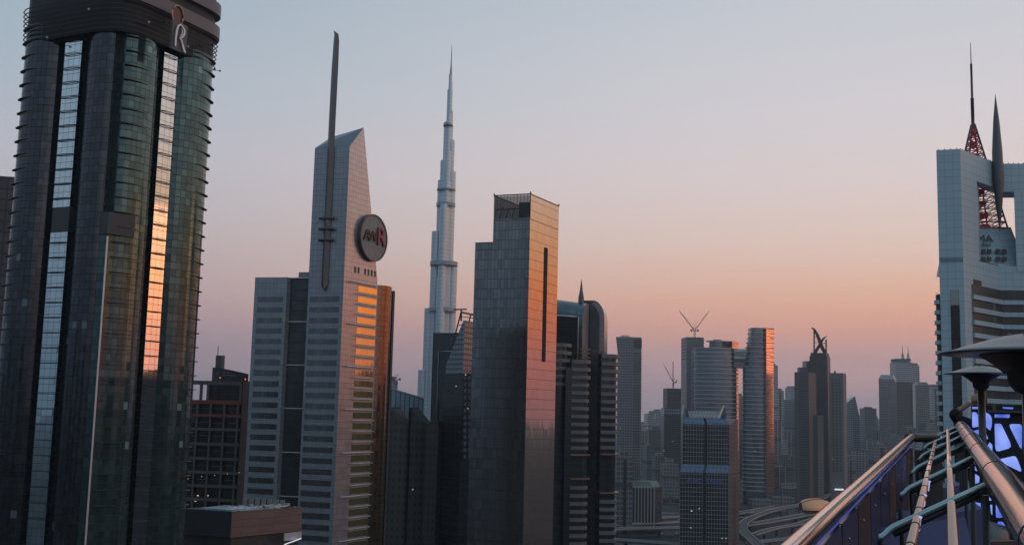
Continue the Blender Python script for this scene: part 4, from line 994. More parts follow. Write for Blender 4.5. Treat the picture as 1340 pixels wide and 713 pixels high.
MB().prism(pe, 0, zz(962, 447, D_+8)).build('edge_wing', M['ember'], sv)
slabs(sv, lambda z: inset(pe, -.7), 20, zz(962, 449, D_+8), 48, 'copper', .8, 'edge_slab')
cR = P(992, 560, D_-10)
def ovalR(k, sh=0.0): return lambda z: ellipse(cR+Vector((sh, 0)), (1, .12), (19.5*D_/1440)*k, 17*k, 36)
zRt, zRs = zz(990, 431, D_), zz(985, 480, D_)
MB().prism(ovalR(1.0)(0), 0, zRs, True, smooth=True).build('oval_wall', M['oval_glass'], sv)
pr_top = [Vector((max(p.x, cR.x-11), p.y)) for p in ovalR(1.0)(0)]
MB().prism(ovalR(1.0)(0), zRs, zRt, True, top=pr_top, smooth=True).build('tapered_top', M['oval_glass'], sv)
slabs(sv, ovalR(1.05), 20, zRs, 30, th=1.1)
for k in range(8):
    f = (k+1)/8; z = lerp(zRs, zRt, f); pl = [p+(q_-p)*f for p, q_ in zip(ovalR(1.12)(0), [Vector((max(p.x, cR.x-12), p.y)) for p in ovalR(1.12)(0)])]
    MB().prism(pl, z-.45, z+.45, True, True).build('balcony_slab', M['slab'], sv)
MB().prism([cR+Vector((6.5, -17)), cR+Vector((9, -16.6)), cR+Vector((9, -10)), cR+Vector((6.5, -10))], 0, zz(1000, 440, D_)).build('vertical_fin', M['slab'], sv)
MB().prism([cR+Vector((12.5, -15.3)), cR+Vector((14.5, -14.2)), cR+Vector((14.5, -8)), cR+Vector((12.5, -8))], 0, zz(1000, 440, D_)).build('vertical_fin', M['slab'], sv)
pe = quad((1001.5, D_-29), (1003.5, D_-32), (1012.8, D_-16), row=560)
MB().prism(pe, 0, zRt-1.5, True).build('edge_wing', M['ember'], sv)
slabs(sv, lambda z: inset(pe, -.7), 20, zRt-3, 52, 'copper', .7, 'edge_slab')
bl, br = P(959, 470, D_-8), P(988, 470, D_-8)
for (ya, yb, mt, k) in ((457.5, 461, 'slab', 9.5), (461, 468, 'oval_glass', 8), (468, 470, 'slab', 9), (470, 475, 'pink_stone', 8), (475, 482, 'spandrel', 8.6)):
    z1_, z0_ = zz(972, ya, D_), zz(972, yb, D_)
    MB().prism([bl+Vector((0, -k)), br+Vector((0, -k)), br+Vector((0, k)), bl+Vector((0, k))], z0_+.02, z1_-.02, True, True).build('sky_bridge', M[mt], sv)
for px, py in ((936, 444), (941, 444), (985, 428.5), (991, 428.5)):
    MB().box(at(px, py+1, D_+2), (6, 2, 1.6)).build('roof_unit', M['black'], sv)
# tower under construction behind
tower('unfinished_tower', 'tall grey unfinished tower with two raised cranes behind oval towers', 'building', quad((898.5, 1780), (921, 1783), row=480, dep=34), zz(910, 441, 1780), 'grey_res', extra=net)
tower('residential_tower', 'blue grey gridded tower attached left of the first oval tower', 'residential tower', quad((905, 1700), (921, 1696), (932, 1706), row=500), zz(918, 457, 1700), 'far_glass')
luffing_crane('twin jib cranes raised in a V on the tall unfinished tower', 909, 441, 433, 1780, [(889, 407), (928, 407)])

# hotel with gridded white facade, sloped glass shoulders and lettering
dt = thing('gridded_hotel', 'white gridded hotel tower with twin peaks, sloped glass shoulder and blue lettering', 'hotel', (*P(928, 640, 965), 0))
DD = 950
def hp(x0, x1, x2, d0_, d2_, row): return [P(x0, row, d0_), P(x1, row, d0_-3), P(x2, row, d2_)]
lo = hp(889.5, 953.5, 967, DD, DD+28, 640); lo.append(lo[0]+(lo[2]-lo[1]))
hi = hp(893, 954, 965.5, DD+3, DD+26, 570); hi.append(hi[0]+(hi[2]-hi[1]))
zlo, zhi0, zhi = zz(920, 618, DD), zz(920, 607.5, DD), zz(920, 555, DD)
def split(pl, z0, z1, top=None, fm='white_grid', nm='front_wall'):
    tp = top or pl
    mb = MB()
    for f0, f1 in ((0, .475), (.535, 1)):
        a, b = lerp(pl[0], pl[1], f0), lerp(pl[0], pl[1], f1); a2, b2 = lerp(tp[0], tp[1], f0), lerp(tp[0], tp[1], f1)
        m_ = MB(); m_.quadface(v3(a, z0), v3(b, z0), v3(b2, z1), v3(a2, z1)); m_.build(nm, M[fm], dt)
    a, b = lerp(pl[0], pl[1], .475), lerp(pl[0], pl[1], .535); a2, b2 = lerp(tp[0], tp[1], .475), lerp(tp[0], tp[1], .535); k = Vector((0, 3))
    m_ = MB(); m_.quadface(v3(a+k, z0), v3(b+k, z0), v3(b2+k, z1), v3(a2+k, z1)); m_.quadface(v3(a, z0), v3(a+k, z0), v3(a2+k, z1), v3(a2, z1)); m_.quadface(v3(b+k, z0), v3(b, z0), v3(b2, z1), v3(b2+k, z1)); m_.build('centre_groove', M['dark_glass'], dt)
def sides(pl, z0, z1, top=None, mt='pink_stone'):
    tp = top or pl; m_ = MB(); m_.quadface(v3(pl[1], z0), v3(pl[2], z0), v3(tp[2], z1), v3(tp[1], z1)); m_.build('side_wall', M[mt], dt)
    m_ = MB(); m_.quadface(v3(pl[2], z0), v3(pl[3], z0), v3(tp[3], z1), v3(tp[2], z1)); m_.quadface(v3(pl[3], z0), v3(pl[0], z0), v3(tp[0], z1), v3(tp[3], z1)); m_.build('rear_wall', M['white_grid'], dt)
split(lo, 0, zlo); sides(lo, 0, zlo); split(lo, zlo, zhi0, hi, 'skirt_glass', 'glass_shoulder'); sides(lo, zlo, zhi0, hi); split(hi, zhi0, zhi); sides(hi, zhi0, zhi)
tp = [hi[0]+Vector((1, 6)), hi[1]+Vector((-1, 6)), hi[2], hi[3]]; zpk = zz(920, 546.5, DD)
split(hi, zhi, zpk, tp, 'skirt_glass', 'glass_shoulder'); sides(hi, zhi, zpk, tp)
MB().prism(tp, zpk-.3, zpk).build('roof', M['roof'], dt)
for k in range(21):
    p = lerp(tp[0], tp[1], .16+.68*k/20); MB().beam(v3(p, zpk), v3(p+Vector((0, 5)), zpk+5.2), .5, .5).build('roof_louvre', M['slab'], dt)
MB().beam(v3(lerp(tp[0], tp[1], .15)+Vector((0, 5)), zpk+5.3), v3(lerp(tp[0], tp[1], .85)+Vector((0, 5)), zpk+5.3), .8, .8).build('roof_beam', M['slab'], dt)
for f0, f1, sg in ((0, .15, 1), (.85, 1, -1)):
    a, b = lerp(tp[0], tp[1], f0), lerp(tp[0], tp[1], f1); ap = lerp(a, b, .25 if sg > 0 else .75); zq_ = zz(900, 530, DD) if sg > 0 else zz(953, 530.5, DD)
    m_ = MB(); k = Vector((0, 9))
    m_.poly([v3(a, zpk), v3(b, zpk), v3(ap, zq_)]); m_.poly([v3(b, zpk), v3(b+k, zpk), v3(ap+k, zq_), v3(ap, zq_)]); m_.poly([v3(a+k, zpk), v3(a, zpk), v3(ap, zq_), v3(ap+k, zq_)]); m_.poly([v3(b+k, zpk), v3(a+k, zpk), v3(ap+k, zq_)])
    m_.build('roof_peak', M['skirt_glass'], dt)
# pointed recess in the side wall
sdv = (lo[2]-lo[1]); sdn = Vector((sdv.y, -sdv.x)).normalized()
m_ = MB(); A_, B_ = lerp(lo[1], lo[2], .45)+sdn*.12, lerp(lo[1], lo[2], .68)+sdn*.12
m_.poly([v3(A_, 0), v3(B_, 0), v3(B_, zz(960, 640, DD+12)), v3(lerp(A_, B_, .5), zz(960, 622, DD+12)), v3(A_, zz(960, 640, DD+12))]); m_.build('pointed_recess', M['black'], dt)
ed = v3((lo[1]-lo[0]).normalized(), 0); sg0 = zz(905, 628.5, DD)
text_mesh('dusit', 6.2, .2, 'sign_lettering', M['blue_letter'], dt, at(908, 628, DD-2)+Vector((0, -.4, 0)), ed)
text_mesh('Thani', 6.2, .2, 'sign_lettering', M['blue_letter'], dt, at(934, 629.5, DD-3.2)+Vector((0, -.4, 0)), ed)
for px, py in ((915, 665), (904, 690), (945, 704), (950, 704)):
    MB().box(at(px, py, DD-4), (.9, .4, .8)).build('lit_window', M['warm_lamp'], dt)

# dark tower with crossed crescent horns
hc = thing('crescent_tower', 'dark brown tower crowned by two crossed crescent horns', 'skyscraper', (*P(1074, 560, 1750), 0)); HD = 1750
pl = quad((1060, HD), (1083.5, HD-3), (1087.5, HD+26), row=540); zh_ = zz(1072, 466, HD)
MB().prism(pl, 0, zh_).build('wall', M['dk_stone'], hc)
MB().prism(inset(pl, 2.5), zh_, zz(1072, 461.5, HD)).build('stepped_top', M['dk_stone'], hc)
MB().prism(quad((1055, HD+6), (1061, HD+6), row=540, dep=20), 0, zz(1058, 472, HD)).build('side_turret', M['grey_res'], hc)
def horn(pts, wds, o):
    m_ = MB(); n = len(pts); F, G = [], []
    for i, (px, py) in enumerate(pts):
        c = at(px, py, HD+8+o); a, b = pts[max(0, i-1)], pts[min(n-1, i+1)]; t_ = Vector((b[0]-a[0], 0, -(b[1]-a[1]))).normalized(); nn = Vector((-t_.z, 0, t_.x))*wds[i]
        F.append((c+nn, c-nn))
    k = Vector((0, 4, 0))
    for i in range(n-1):
        (a, b), (c, d) = F[i], F[i+1]
        m_.poly([a, b, d, c]); m_.poly([b+k, a+k, c+k, d+k]); m_.poly([a, c, c+k, a+k]); m_.poly([d, b, b+k, d+k])
    return m_
horn([(1062.5, 428.5), (1066, 431), (1070, 438), (1073, 446), (1077, 456), (1082, 465)], [.3, 1.3, 2.0, 2.2, 2.4, 2.2], 0).build('crescent_horn', M['dk_stone'], hc)
horn([(1082, 440), (1079, 441.5), (1075.5, 446), (1072, 453), (1068, 459), (1065, 465)], [.3, 1.2, 1.8, 2.2, 2.4, 2.2], 5).build('crescent_horn', M['dk_stone'], hc)
for x0, yt in ((1065.3, 431), (1081, 444)):
    MB().beam(at(x0, 463, HD+8), at(x0, yt, HD+8), 2.0, 2.0).build('crown_post', M['dk_stone'], hc)
for (xa, xb, y_) in ((1065, 1071, 441), (1065, 1073, 448), (1076, 1081, 449)):
    MB().beam(at(xa, y_, HD+8), at(xb, y_, HD+8), 1.0, 1.0).build('crown_bar', M['dk_stone'], hc)
def fin2(t, pl, z):
    MB().prism([lerp(pl[0], pl[1], .36)+Vector((0, -1)), lerp(pl[0], pl[1], .98)+Vector((0, -1)), lerp(pl[0], pl[1], .98)+Vector((0, 12)), lerp(pl[0], pl[1], .36)+Vector((0, 12))], 0, z+7).build('centre_shaft', M['grey_dark'], t)
tower('flat_topped_tower', 'tan slab tower with pink right face in front of crescent tower', 'residential tower', quad((1040, 1600), (1058.5, 1596), (1068.5, 1616), row=540), zz(1052, 487, 1600), facade('tan_slab_wall', (.115, .108, .11), (.14, .13, .132), (.08, .078, .078), 6, 3.7, 2.5, 1.2, metal=.1, rough=.5, wob=0), extra=fin2)
tower('narrow_tower', 'thin brown tower strip standing before the foot of crescent tower', 'residential tower', quad((1070, 1580), (1078, 1582), row=580, dep=14), zz(1074, 543, 1580), 'tan_stone')
def dots(t, pl, z):
    MB().beam(at(1092.5, 489, 1650), at(1092.5, 485, 1650), 2, 2).build('roof_mast', M['black'], t)
    for k in range(30):
        for c in range(3):
            p = lerp(pl[0], pl[1], .25+.25*c)+Vector((0, -.15)); MB().box(v3(p, z-10-k*4.6), (2.6, .3, 2.6)).build('window', M['dark'], t)
tower('windowed_tower', 'grey brown tower with rows of square windows right of crescent tower', 'residential tower', quad((1085.5, 1650), (1104, 1646), (1108, 1664), row=540), zz(1096, 488, 1650), plain('punched_wall', (.17, .165, .165), .6), extra=dots)
MB().box(at(1098, 640, 1640), (13, 1, 2.2)).build('lit_sign_strip', M['white_lamp'], [o for o in S.objects if o.name.startswith('windowed_tower')][0])

def deco(t, pl, z):
    random.seed(int(pl[0].x*7+z)); a, b = pl[0], pl[1]; n = (pl[2]-pl[1]).normalized(); wd = (b-a).length; st = random.choice((0, 1, 2))
    if st == 0:
        for f in (0.04, .5, .96): p = lerp(a, b, f)-n*.3; MB().box(v3(p, z/2+.6), (wd*.05, 1.6, z+1), b-a).build('pilaster', M['slab'], t)
    elif st == 1:
        f = random.uniform(.3, .55); p = lerp(a, b, f); MB().box(v3(p, z/2), (wd*.16, 1.2, z-6), b-a).build('glazed_strip', M['dark_glass'], t)
    for f in ((.62,) if st else (.35, .72)):
        MB().prism([q-(0.4 if i < 2 else -.4)*n for i, q in enumerate(pl)], z*f, z*f+4.5, True, True).build('plant_floor', M['concrete_dk'], t)
    c = sum(pl, Vector((0, 0)))/4; k = random.uniform(.45, .8)
    MB().prism([c+(p-c)*k for p in pl], z-1, z+random.uniform(3, 8)).build('roof_plant', M['far_dark'], t)
    if random.random() < .45: MB().beam(v3(c, z), v3(c, z+random.uniform(10, 22)), .7, .7).build('roof_mast', M['spire'], t)
# hazy right-hand group
def crown2(t, pl, z):
    c = sum(pl, Vector((0, 0)))/4
    MB().prism([c+(p-c)*1.0 for p in pl], z, z+10, True, top=[c+(p-c)*.72 for p in pl]).build('tapered_crown', M['far_glass'], t)
FD = 2800
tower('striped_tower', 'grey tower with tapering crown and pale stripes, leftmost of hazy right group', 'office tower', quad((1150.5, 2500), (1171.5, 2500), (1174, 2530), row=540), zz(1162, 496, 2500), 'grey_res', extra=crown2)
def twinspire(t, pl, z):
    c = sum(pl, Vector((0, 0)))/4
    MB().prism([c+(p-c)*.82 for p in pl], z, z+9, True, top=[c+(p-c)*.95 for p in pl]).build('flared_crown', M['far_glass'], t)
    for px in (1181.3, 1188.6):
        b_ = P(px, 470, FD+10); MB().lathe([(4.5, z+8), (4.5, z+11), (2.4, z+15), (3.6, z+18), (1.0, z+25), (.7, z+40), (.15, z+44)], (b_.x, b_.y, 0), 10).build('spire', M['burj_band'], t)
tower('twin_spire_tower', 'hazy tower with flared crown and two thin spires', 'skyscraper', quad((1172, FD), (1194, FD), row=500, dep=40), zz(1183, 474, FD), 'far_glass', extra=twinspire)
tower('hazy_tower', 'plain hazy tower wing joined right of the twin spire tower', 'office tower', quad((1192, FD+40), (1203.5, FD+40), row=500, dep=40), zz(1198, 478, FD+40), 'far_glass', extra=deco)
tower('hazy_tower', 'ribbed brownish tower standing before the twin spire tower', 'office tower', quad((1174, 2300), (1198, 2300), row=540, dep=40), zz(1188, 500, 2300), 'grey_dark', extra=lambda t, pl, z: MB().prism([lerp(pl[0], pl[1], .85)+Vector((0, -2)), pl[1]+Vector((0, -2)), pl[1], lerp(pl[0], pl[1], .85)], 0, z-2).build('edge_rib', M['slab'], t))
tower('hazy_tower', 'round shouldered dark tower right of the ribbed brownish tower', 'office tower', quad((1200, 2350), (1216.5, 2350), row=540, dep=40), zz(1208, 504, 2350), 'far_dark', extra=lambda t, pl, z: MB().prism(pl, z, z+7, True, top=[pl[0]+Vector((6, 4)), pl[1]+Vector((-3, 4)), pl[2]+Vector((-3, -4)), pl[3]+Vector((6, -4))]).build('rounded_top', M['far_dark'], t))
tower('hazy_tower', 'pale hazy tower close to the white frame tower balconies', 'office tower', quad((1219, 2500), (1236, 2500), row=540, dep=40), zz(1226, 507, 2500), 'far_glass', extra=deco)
# leaning triangular pair
t = thing('triangular_tower', 'hazy triangular tower with pointed leaning gable', 'office tower', (*P(1118, 560, 2600), 0)); TD = 2600
a, b = P(1108.5, 560, TD), P(1127, 560, TD); k = Vector((0, 30)); za, zap, zb_ = zz(1110, 527, TD), zz(1119.5, 518, TD), zz(1126, 545, TD)
ap = P(1119, 530, TD)
m_ = MB(); m_.poly([v3(a, 0), v3(b, 0), v3(lerp(a, b, .9), zb_), v3(ap, zap), v3(a, za)], [(0, 0), (33, 0), (30, zb_), (20, zap), (0, za)])
m_.poly([v3(b+k, 0), v3(a+k, 0), v3(a+k, za), v3(ap+k, zap), v3(lerp(a, b, .9)+k, zb_)]); m_.build('gable_wall', M['far_glass'], t)
m_ = MB(); m_.poly([v3(a, za), v3(ap, zap), v3(ap+k, zap), v3(a+k, za)]); m_.poly([v3(ap, zap), v3(lerp(a, b, .9), zb_), v3(lerp(a, b, .9)+k, zb_), v3(ap+k, zap)]); m_.quadface(v3(a+k, 0), v3(a, 0), v3(a, za), v3(a+k, za)); m_.quadface(v3(b, 0), v3(b+k, 0), v3(lerp(a, b, .9)+k, zb_), v3(lerp(a, b, .9), zb_)); m_.build('sloped_roof', M['slab'], t)
t = thing('curved_block', 'hazy low block with curved roof before the triangular tower', 'building', (*P(1110, 580, 2300), 0))
pts = [(1106, 541), (1110, 543), (1113.5, 548), (1116.5, 557), (1117, 575)]
pf = [at(x, y, 2300) for x, y in pts]; bs_ = [v3(P(1117, 600, 2300), 0), v3(P(1106, 600, 2300), 0)]; k = Vector((0, 30, 0))
m_ = MB(); m_.poly([bs_[1], bs_[0]]+list(reversed(pf)), [(p.x, p.z) for p in [bs_[1], bs_[0]]+list(reversed(pf))]); m_.build('front_wall', M['far_dark'], t)
m_ = MB(); pp = [bs_[1]]+pf+[bs_[0]]
for i in range(len(pp)-1): m_.poly([pp[i], pp[i+1], pp[i+1]+k, pp[i]+k])
m_.build('curved_roof', M['far_glass'], t)
tower('boxy_tower', 'plain boxy grey tower alone in haze between leaning and striped towers', 'office tower', quad((1131.5, 2500), (1147.5, 2500), row=560, dep=34), zz(1139, 534, 2500), 'far_dark', extra=lambda t, pl, z: plant(t, pl, z, .5, 3))
tower('office_block', 'pale low office block with dark windows right of the windowed tower', 'office block', quad((1119, 2000), (1144, 2000), row=600, dep=24), zz(1130, 590, 2000), facade('pale_office', (.05, .055, .06), (.08, .085, .09), (.30, .31, .32), 5.5, 4.2, 2.2, 1.6, metal=.2, rough=.4, wob=0))

# generic hazy fill: each block its own thing
FILL = [  # pxl, pxr, ytop, d, wall, label
 (838, 846, 553, 3300, 'far_glass', 'pale hazy low tower just right of the slim tower'),
 (846, 868, 541, 3000, 'far_glass', 'blue grey broad block in haze right of the slim tower'),
 (838, 849, 566, 2400, 'far_dark', 'dark squat block at the foot of the slim tower, right side'),
 (849, 869, 562, 2100, 'tan_stone', 'brownish mid rise block before the blue grey broad block'),
 (858, 866, 538, 3600, 'far_dark', 'thin dark tower peeping over the blue grey broad block'),
 (806, 828, 597, 1150, 'far_dark', 'dark plain block before the slim tower foot'),
 (966, 973, 518, 2500, 'far_glass', 'narrow hazy tower seen through the sky bridge gap'),
 (1012, 1018, 478, 2300, 'far_glass', 'slim blue hazy tower directly right of the second oval tower'),
 (1016, 1026, 511, 2350, 'far_glass', 'stepped blue tower right of the slim blue hazy tower'),
 (1024, 1042, 527, 2700, 'far_dark', 'broad bluish block left of the tan slab tower'),
 (1035, 1042, 507, 3100, 'far_glass', 'slender distant tower over the broad bluish block'),
 (1012, 1023, 552, 2000, 'far_dark', 'grey mid rise at the foot of stepped blue tower'),
 (1026, 1037, 597, 1900, 'far_pale', 'small pale white block near the second oval tower'),
 (1040, 1052, 600, 1950, 'far_dark', 'low dark block left of the tan slab tower foot'),
 (1146, 1153, 563, 2300, 'far_pale', 'low pale block left of the striped tower'),
 (1108, 1120, 600, 1850, 'far_dark', 'low brown dark block under curved roof block'),
 (1144, 1166, 583, 1900, 'far_dark', 'broad low dark block under the striped tower'),
 (1160, 1180, 596, 1700, 'far_pale', 'pale lowest block behind the parapet handrail end'),
 (1176, 1200, 575, 1900, 'far_dark', 'dark low block right of pale lowest block'),
 (1198, 1232, 568, 2000, 'far_glass', 'bluish low block under the round shouldered tower'),
 (505, 520, 498, 1500, 'far_glass', 'thin grey block peeping over the blue finned block'),
 (322, 334, 530, 900, 'far_glass', 'blue grey block in the gap left of the wedge tower'),
 (310, 336, 600, 700, 'far_dark', 'dark low block in the gap left of the wedge tower'),
 (846, 856, 586, 1900, 'far_dark', 'dark slim mid rise at the left of the brownish block foot'),
 (858, 872, 597, 1700, 'far_pale', 'pale mid rise below the wide pale topped block'),
 (868, 888, 606, 1600, 'far_dark', 'dark mid rise left of the gridded hotel'),
 (966, 975, 560, 2300, 'far_pale', 'pale thin block glimpsed between gridded hotel and second oval tower'),
 (1016, 1030, 574, 2200, 'far_glass', 'bluish mid rise beside the second oval tower'),
 (1030, 1041, 566, 2400, 'far_pale', 'pale mid rise left of the tan slab tower'),
 (1012, 1028, 612, 1750, 'tan_stone', 'brownish low block right of the second oval tower base'),
 (1106, 1116, 577, 2350, 'far_glass', 'bluish mid rise between windowed tower and leaning tower'),
 (1124, 1136, 566, 2700, 'far_pale', 'pale block at the foot of the leaning tower'),
 (1134, 1150, 577, 2200, 'far_dark', 'dark mid rise below the boxy tower'),
 (1147, 1153, 548, 3000, 'far_glass', 'thin hazy tower between boxy and striped towers'),
 (1166, 1178, 570, 2100, 'far_dark', 'dark mid rise before the striped tower'),
 (1186, 1200, 560, 2150, 'far_pale', 'pale mid rise before the ribbed tower'),
 (1212, 1226, 556, 2250, 'far_dark', 'dark mid rise between shouldered and pale hazy towers'),
 (1104, 1110, 536, 3200, 'far_glass', 'distant slim tower right of the windowed tower'),
]
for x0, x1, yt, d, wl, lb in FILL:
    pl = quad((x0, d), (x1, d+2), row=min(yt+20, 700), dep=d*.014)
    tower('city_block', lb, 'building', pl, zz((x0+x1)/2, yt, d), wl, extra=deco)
luffing_crane('small distant crane over the blue finned block', 518, 504, 497, 1500, [(509, 494)])
# low-rise buildings around the road
LOW = [  # px l, r, y bottom-ish top, d, height, wall, label
 (822, 862, 1180, 36, 'arch_dark', 'white columned low block with green roof by the highway'),
]
t = thing('columned_block', 'low columned block with green roof left of the gridded hotel', 'building', (*P(838, 640, 1190), 0))
pl = quad((823, 1180), (856, 1180), (866, 1200), row=640); zt_ = zz(840, 637, 1180)
MB().prism(pl, 0, zt_, False).build('wall', M['dark_glass'], t)
for k in range(9):
    p = lerp(pl[0], pl[1], k/8)+Vector((0, -.6)); MB().box(v3(p, (zt_-6)/2+6), (1.3, 1.2, zt_-6)).build('column', M['concrete'], t)
MB().box(v3(lerp(pl[0], pl[1], .5)+Vector((0, -.8)), zt_), ((pl[1]-pl[0]).length+2, 2, 1.6)).build('cornice', M['concrete'], t)
MB().box(v3(lerp(pl[0], pl[1], .5)+Vector((0, -.8)), 7), ((pl[1]-pl[0]).length+2, 2, 1.6)).build('cornice', M['concrete'], t)
MB().prism(inset(pl, 1.5), zt_-.5, zt_+6, True, top=inset(pl, 6)).build('roof', M['green_roof'], t)
LOWS = [(866, 889, 1280, 13, 'far_dark'), (972, 1000, 1330, 12, 'concrete_dk'), (985, 1010, 1500, 16, 'far_dark'), (1012, 1040, 1560, 16, 'far_dark'), (1000, 1022, 1800, 18, 'far_pale'), (1024, 1046, 1700, 22, 'far_dark'), (1088, 1116, 1750, 14, 'far_dark'), (1110, 1140, 1620, 12, 'far_dark'), (1140, 1170, 1500, 12, 'far_pale'), (870, 892, 1600, 22, 'far_dark'), (842, 868, 1500, 24, 'far_dark'), (1015, 1030, 2100, 24, 'far_dark'), (1150, 1200, 1400, 14, 'far_dark'), (930, 968, 1500, 20, 'far_dark')]
for x0, x1, d, h, wl in LOWS:
    tower('low_building', 'low flat roofed building beside the highway district roads', 'building', quad((x0, d), (x1, d), row=620, dep=28), h, wl, roof='concrete_dk', group='low flat roofed buildings around the highway')
# open gateway frame by the highway
t = thing('gateway_frame', 'low pale portal frame below the columned block', 'gateway', gnd(835, 678))
g0, g1 = gnd(816, 679), gnd(855, 679); zg = 15
MB().beam(g0, g0+Vector((0, 0, zg)), 2, 2).build('post', M['concrete'], t); MB().beam(g1, g1+Vector((0, 0, zg)), 2, 2).build('post', M['concrete'], t)
arcp = [lerp(g0, g1, k/8)+Vector((0, 0, zg+2.2*math.sin(math.pi*k/8))) for k in range(9)]
MB().tube(arcp, .9, 6).build('arched_beam', M['concrete'], t)
# footbridge truss
t = thing('footbridge', 'steel truss footbridge left of the tan slab tower foot', 'footbridge', gnd(1030, 640))
f0, f1 = at(1022, 632, 1560), at(1043, 632, 1560); m_ = MB()
for dz in (0, 6.5): m_.beam(f0+Vector((0, 0, -dz)), f1+Vector((0, 0, -dz)), .8, .8)
for k in range(5):
    p, p2 = lerp(f0, f1, k/5), lerp(f0, f1, (k+1)/5); md = lerp(p, p2, .5); m_.beam(p-Vector((0, 0, 6.5)), md, .6, .6); m_.beam(md, p2-Vector((0, 0, 6.5)), .6, .6)
m_.build('truss', M['concrete'], t)
for p in (f0, f1): MB().beam(Vector((p.x, p.y, 0)), p-Vector((0, 0, 6.5)), 1.6, 1.6).build('pier', M['concrete_dk'], t)
t = thing('canopy', 'pale raised canopy roof beside the second oval tower', 'canopy', gnd(1010, 648))
a, b = gnd(985, 660, 8), gnd(1034, 652, 8); 
MB().beam(a, b, 9, 1.2).build('roof', M['concrete'], t)
for f in (.1, .4, .7, .95): p = lerp(a, b, f); MB().beam(Vector((p.x, p.y, 0)), p, 1.2, 1.2).build('post', M['concrete_dk'], t)

# trees: trunk + ragged leaf crown
def make_tree(seed, r=4.5, h=9.0):
    random.seed(seed); t = thing('street_tree', 'round leafy street tree among the roads', 'tree', (0, 0, 0), 'street trees along the roads')
    MB().tube([(0, 0, 0), (.15, .1, h*.3), (.1, .2, h*.6)], [.35, .25, .12], 6).build('trunk', M['bark'], t)
    for k in range(4):
        a = k*1.7; MB().tube([(.1, .1, h*.35), (math.cos(a)*r*.5, math.sin(a)*r*.5, h*.62)], [.15, .06], 5).build('limb', M['bark'], t)
    c = MB(); cl = [(random.gauss(0, r*.42), random.gauss(0, r*.42), h*.68+random.gauss(0, h*.11), random.uniform(.25, .5)*r) for _ in range(11)]
    for _ in range(420):
        x, y, z, rr = random.choice(cl); v = Vector((random.gauss(0, 1), random.gauss(0, 1), random.gauss(0, .8))).normalized()*rr*random.uniform(.6, 1); p = Vector((x, y, z))+v
        a = Vector((random.gauss(0, 1), random.gauss(0, 1), random.gauss(0, 1))).normalized(); b = a.cross(v+Vector((.01, .02, .03))).normalized(); s_ = random.uniform(.35, .75)
        c.poly([p-a*s_, p+b*s_*.6, p+a*s_, p-b*s_*.6])
    c.build('crown', M['leaf'], t); return t
protos = [make_tree(s) for s in (1, 2, 3)]; used = 0
random.seed(21); spots = []
for (x0, x1, y0, y1, n) in ((856, 890, 650, 668, 14), (866, 890, 636, 648, 5), (985, 1046, 637, 650, 12), (1090, 1140, 618, 636, 10), (806, 830, 668, 676, 5), (1000, 1045, 660, 672, 5)):
    for _ in range(int(n*1.4)): spots.append((random.uniform(x0, x1), random.uniform(y0, y1)))
for i, (px, py) in enumerate(spots):
    p = gnd(px, py)
    o = protos[i] if i < 3 else dup(protos[i % 3], p)
    o.location = p; o.rotation_euler = (0, 0, i*1.3); s_ = random.uniform(.8, 1.5); o.scale = (s_, s_, s_)
# cars
def make_car(mat, label):
    t = thing('parked_car' if False else 'road_car', label, 'car', (0, 0, 0), 'cars on the highway')
    m_ = MB(); prof = [(-2.2, .35), (-2.2, .85), (-1.5, .95), (-.9, 1.42), (.6, 1.45), (1.2, .98), (2.15, .85), (2.25, .4)]
    for y_ in (-.88, .88):
        pts = [(x, y_, z) for x, z in prof]; m_.poly(pts if y_ < 0 else list(reversed(pts)))
    for i in range(len(prof)):
        a, b = prof[i], prof[(i+1) % len(prof)]; m_.poly([(a[0], -.88, a[1]), (a[0], .88, a[1]), (b[0], .88, b[1]), (b[0], -.88, b[1])])
    m_.build('body', mat, t)
    for x in (-1.4, 1.4):
        for y_ in (-.8, .8): MB().tube([(x, y_-.12, .34), (x, y_+.12, .34)], .34, 10).build('wheel', M['black'], t)
    for y_ in (-.6, .6): MB().box((2.2, y_, .68), (.16, .36, .2)).build('headlight', M['white_lamp'], t)
    for y_ in (-.91, .91): MB().box((-.1, y_, 1.18), (1.6, .03, .34)).build('side_window', M['black'], t)
    return t
cars = [make_car(plain('car_white', (.6, .6, .6), .25), 'small white car on the distant highway lanes'), make_car(plain('car_dark', (.03, .03, .035), .2, .3), 'small dark car on the distant highway lanes'), make_car(plain('car_silver', (.35, .36, .38), .25, .5), 'small silver car on the distant highway lanes')]
random.seed(5)
for i in range(42):
    k = random.randrange(len(hw)//6, len(hw)-2); f = random.random(); a, b = hw[k], hw[k+1]; p = lerp(a, b, f); tt = (b-a); tt.z = 0; tt.normalize(); n = Vector((-tt.y, tt.x, 0)); off = random.choice([-22, -16, -9.5, -3.5, 3.5, 9.5, 16, 22])
    pos = Vector((p.x, p.y, .06))+n*off; o = cars[i] if i < 3 else dup(cars[random.randrange(3)], pos); o.location = pos; o.rotation_euler = (0, 0, math.atan2(tt.y, tt.x)+(math.pi if off < 0 else 0))
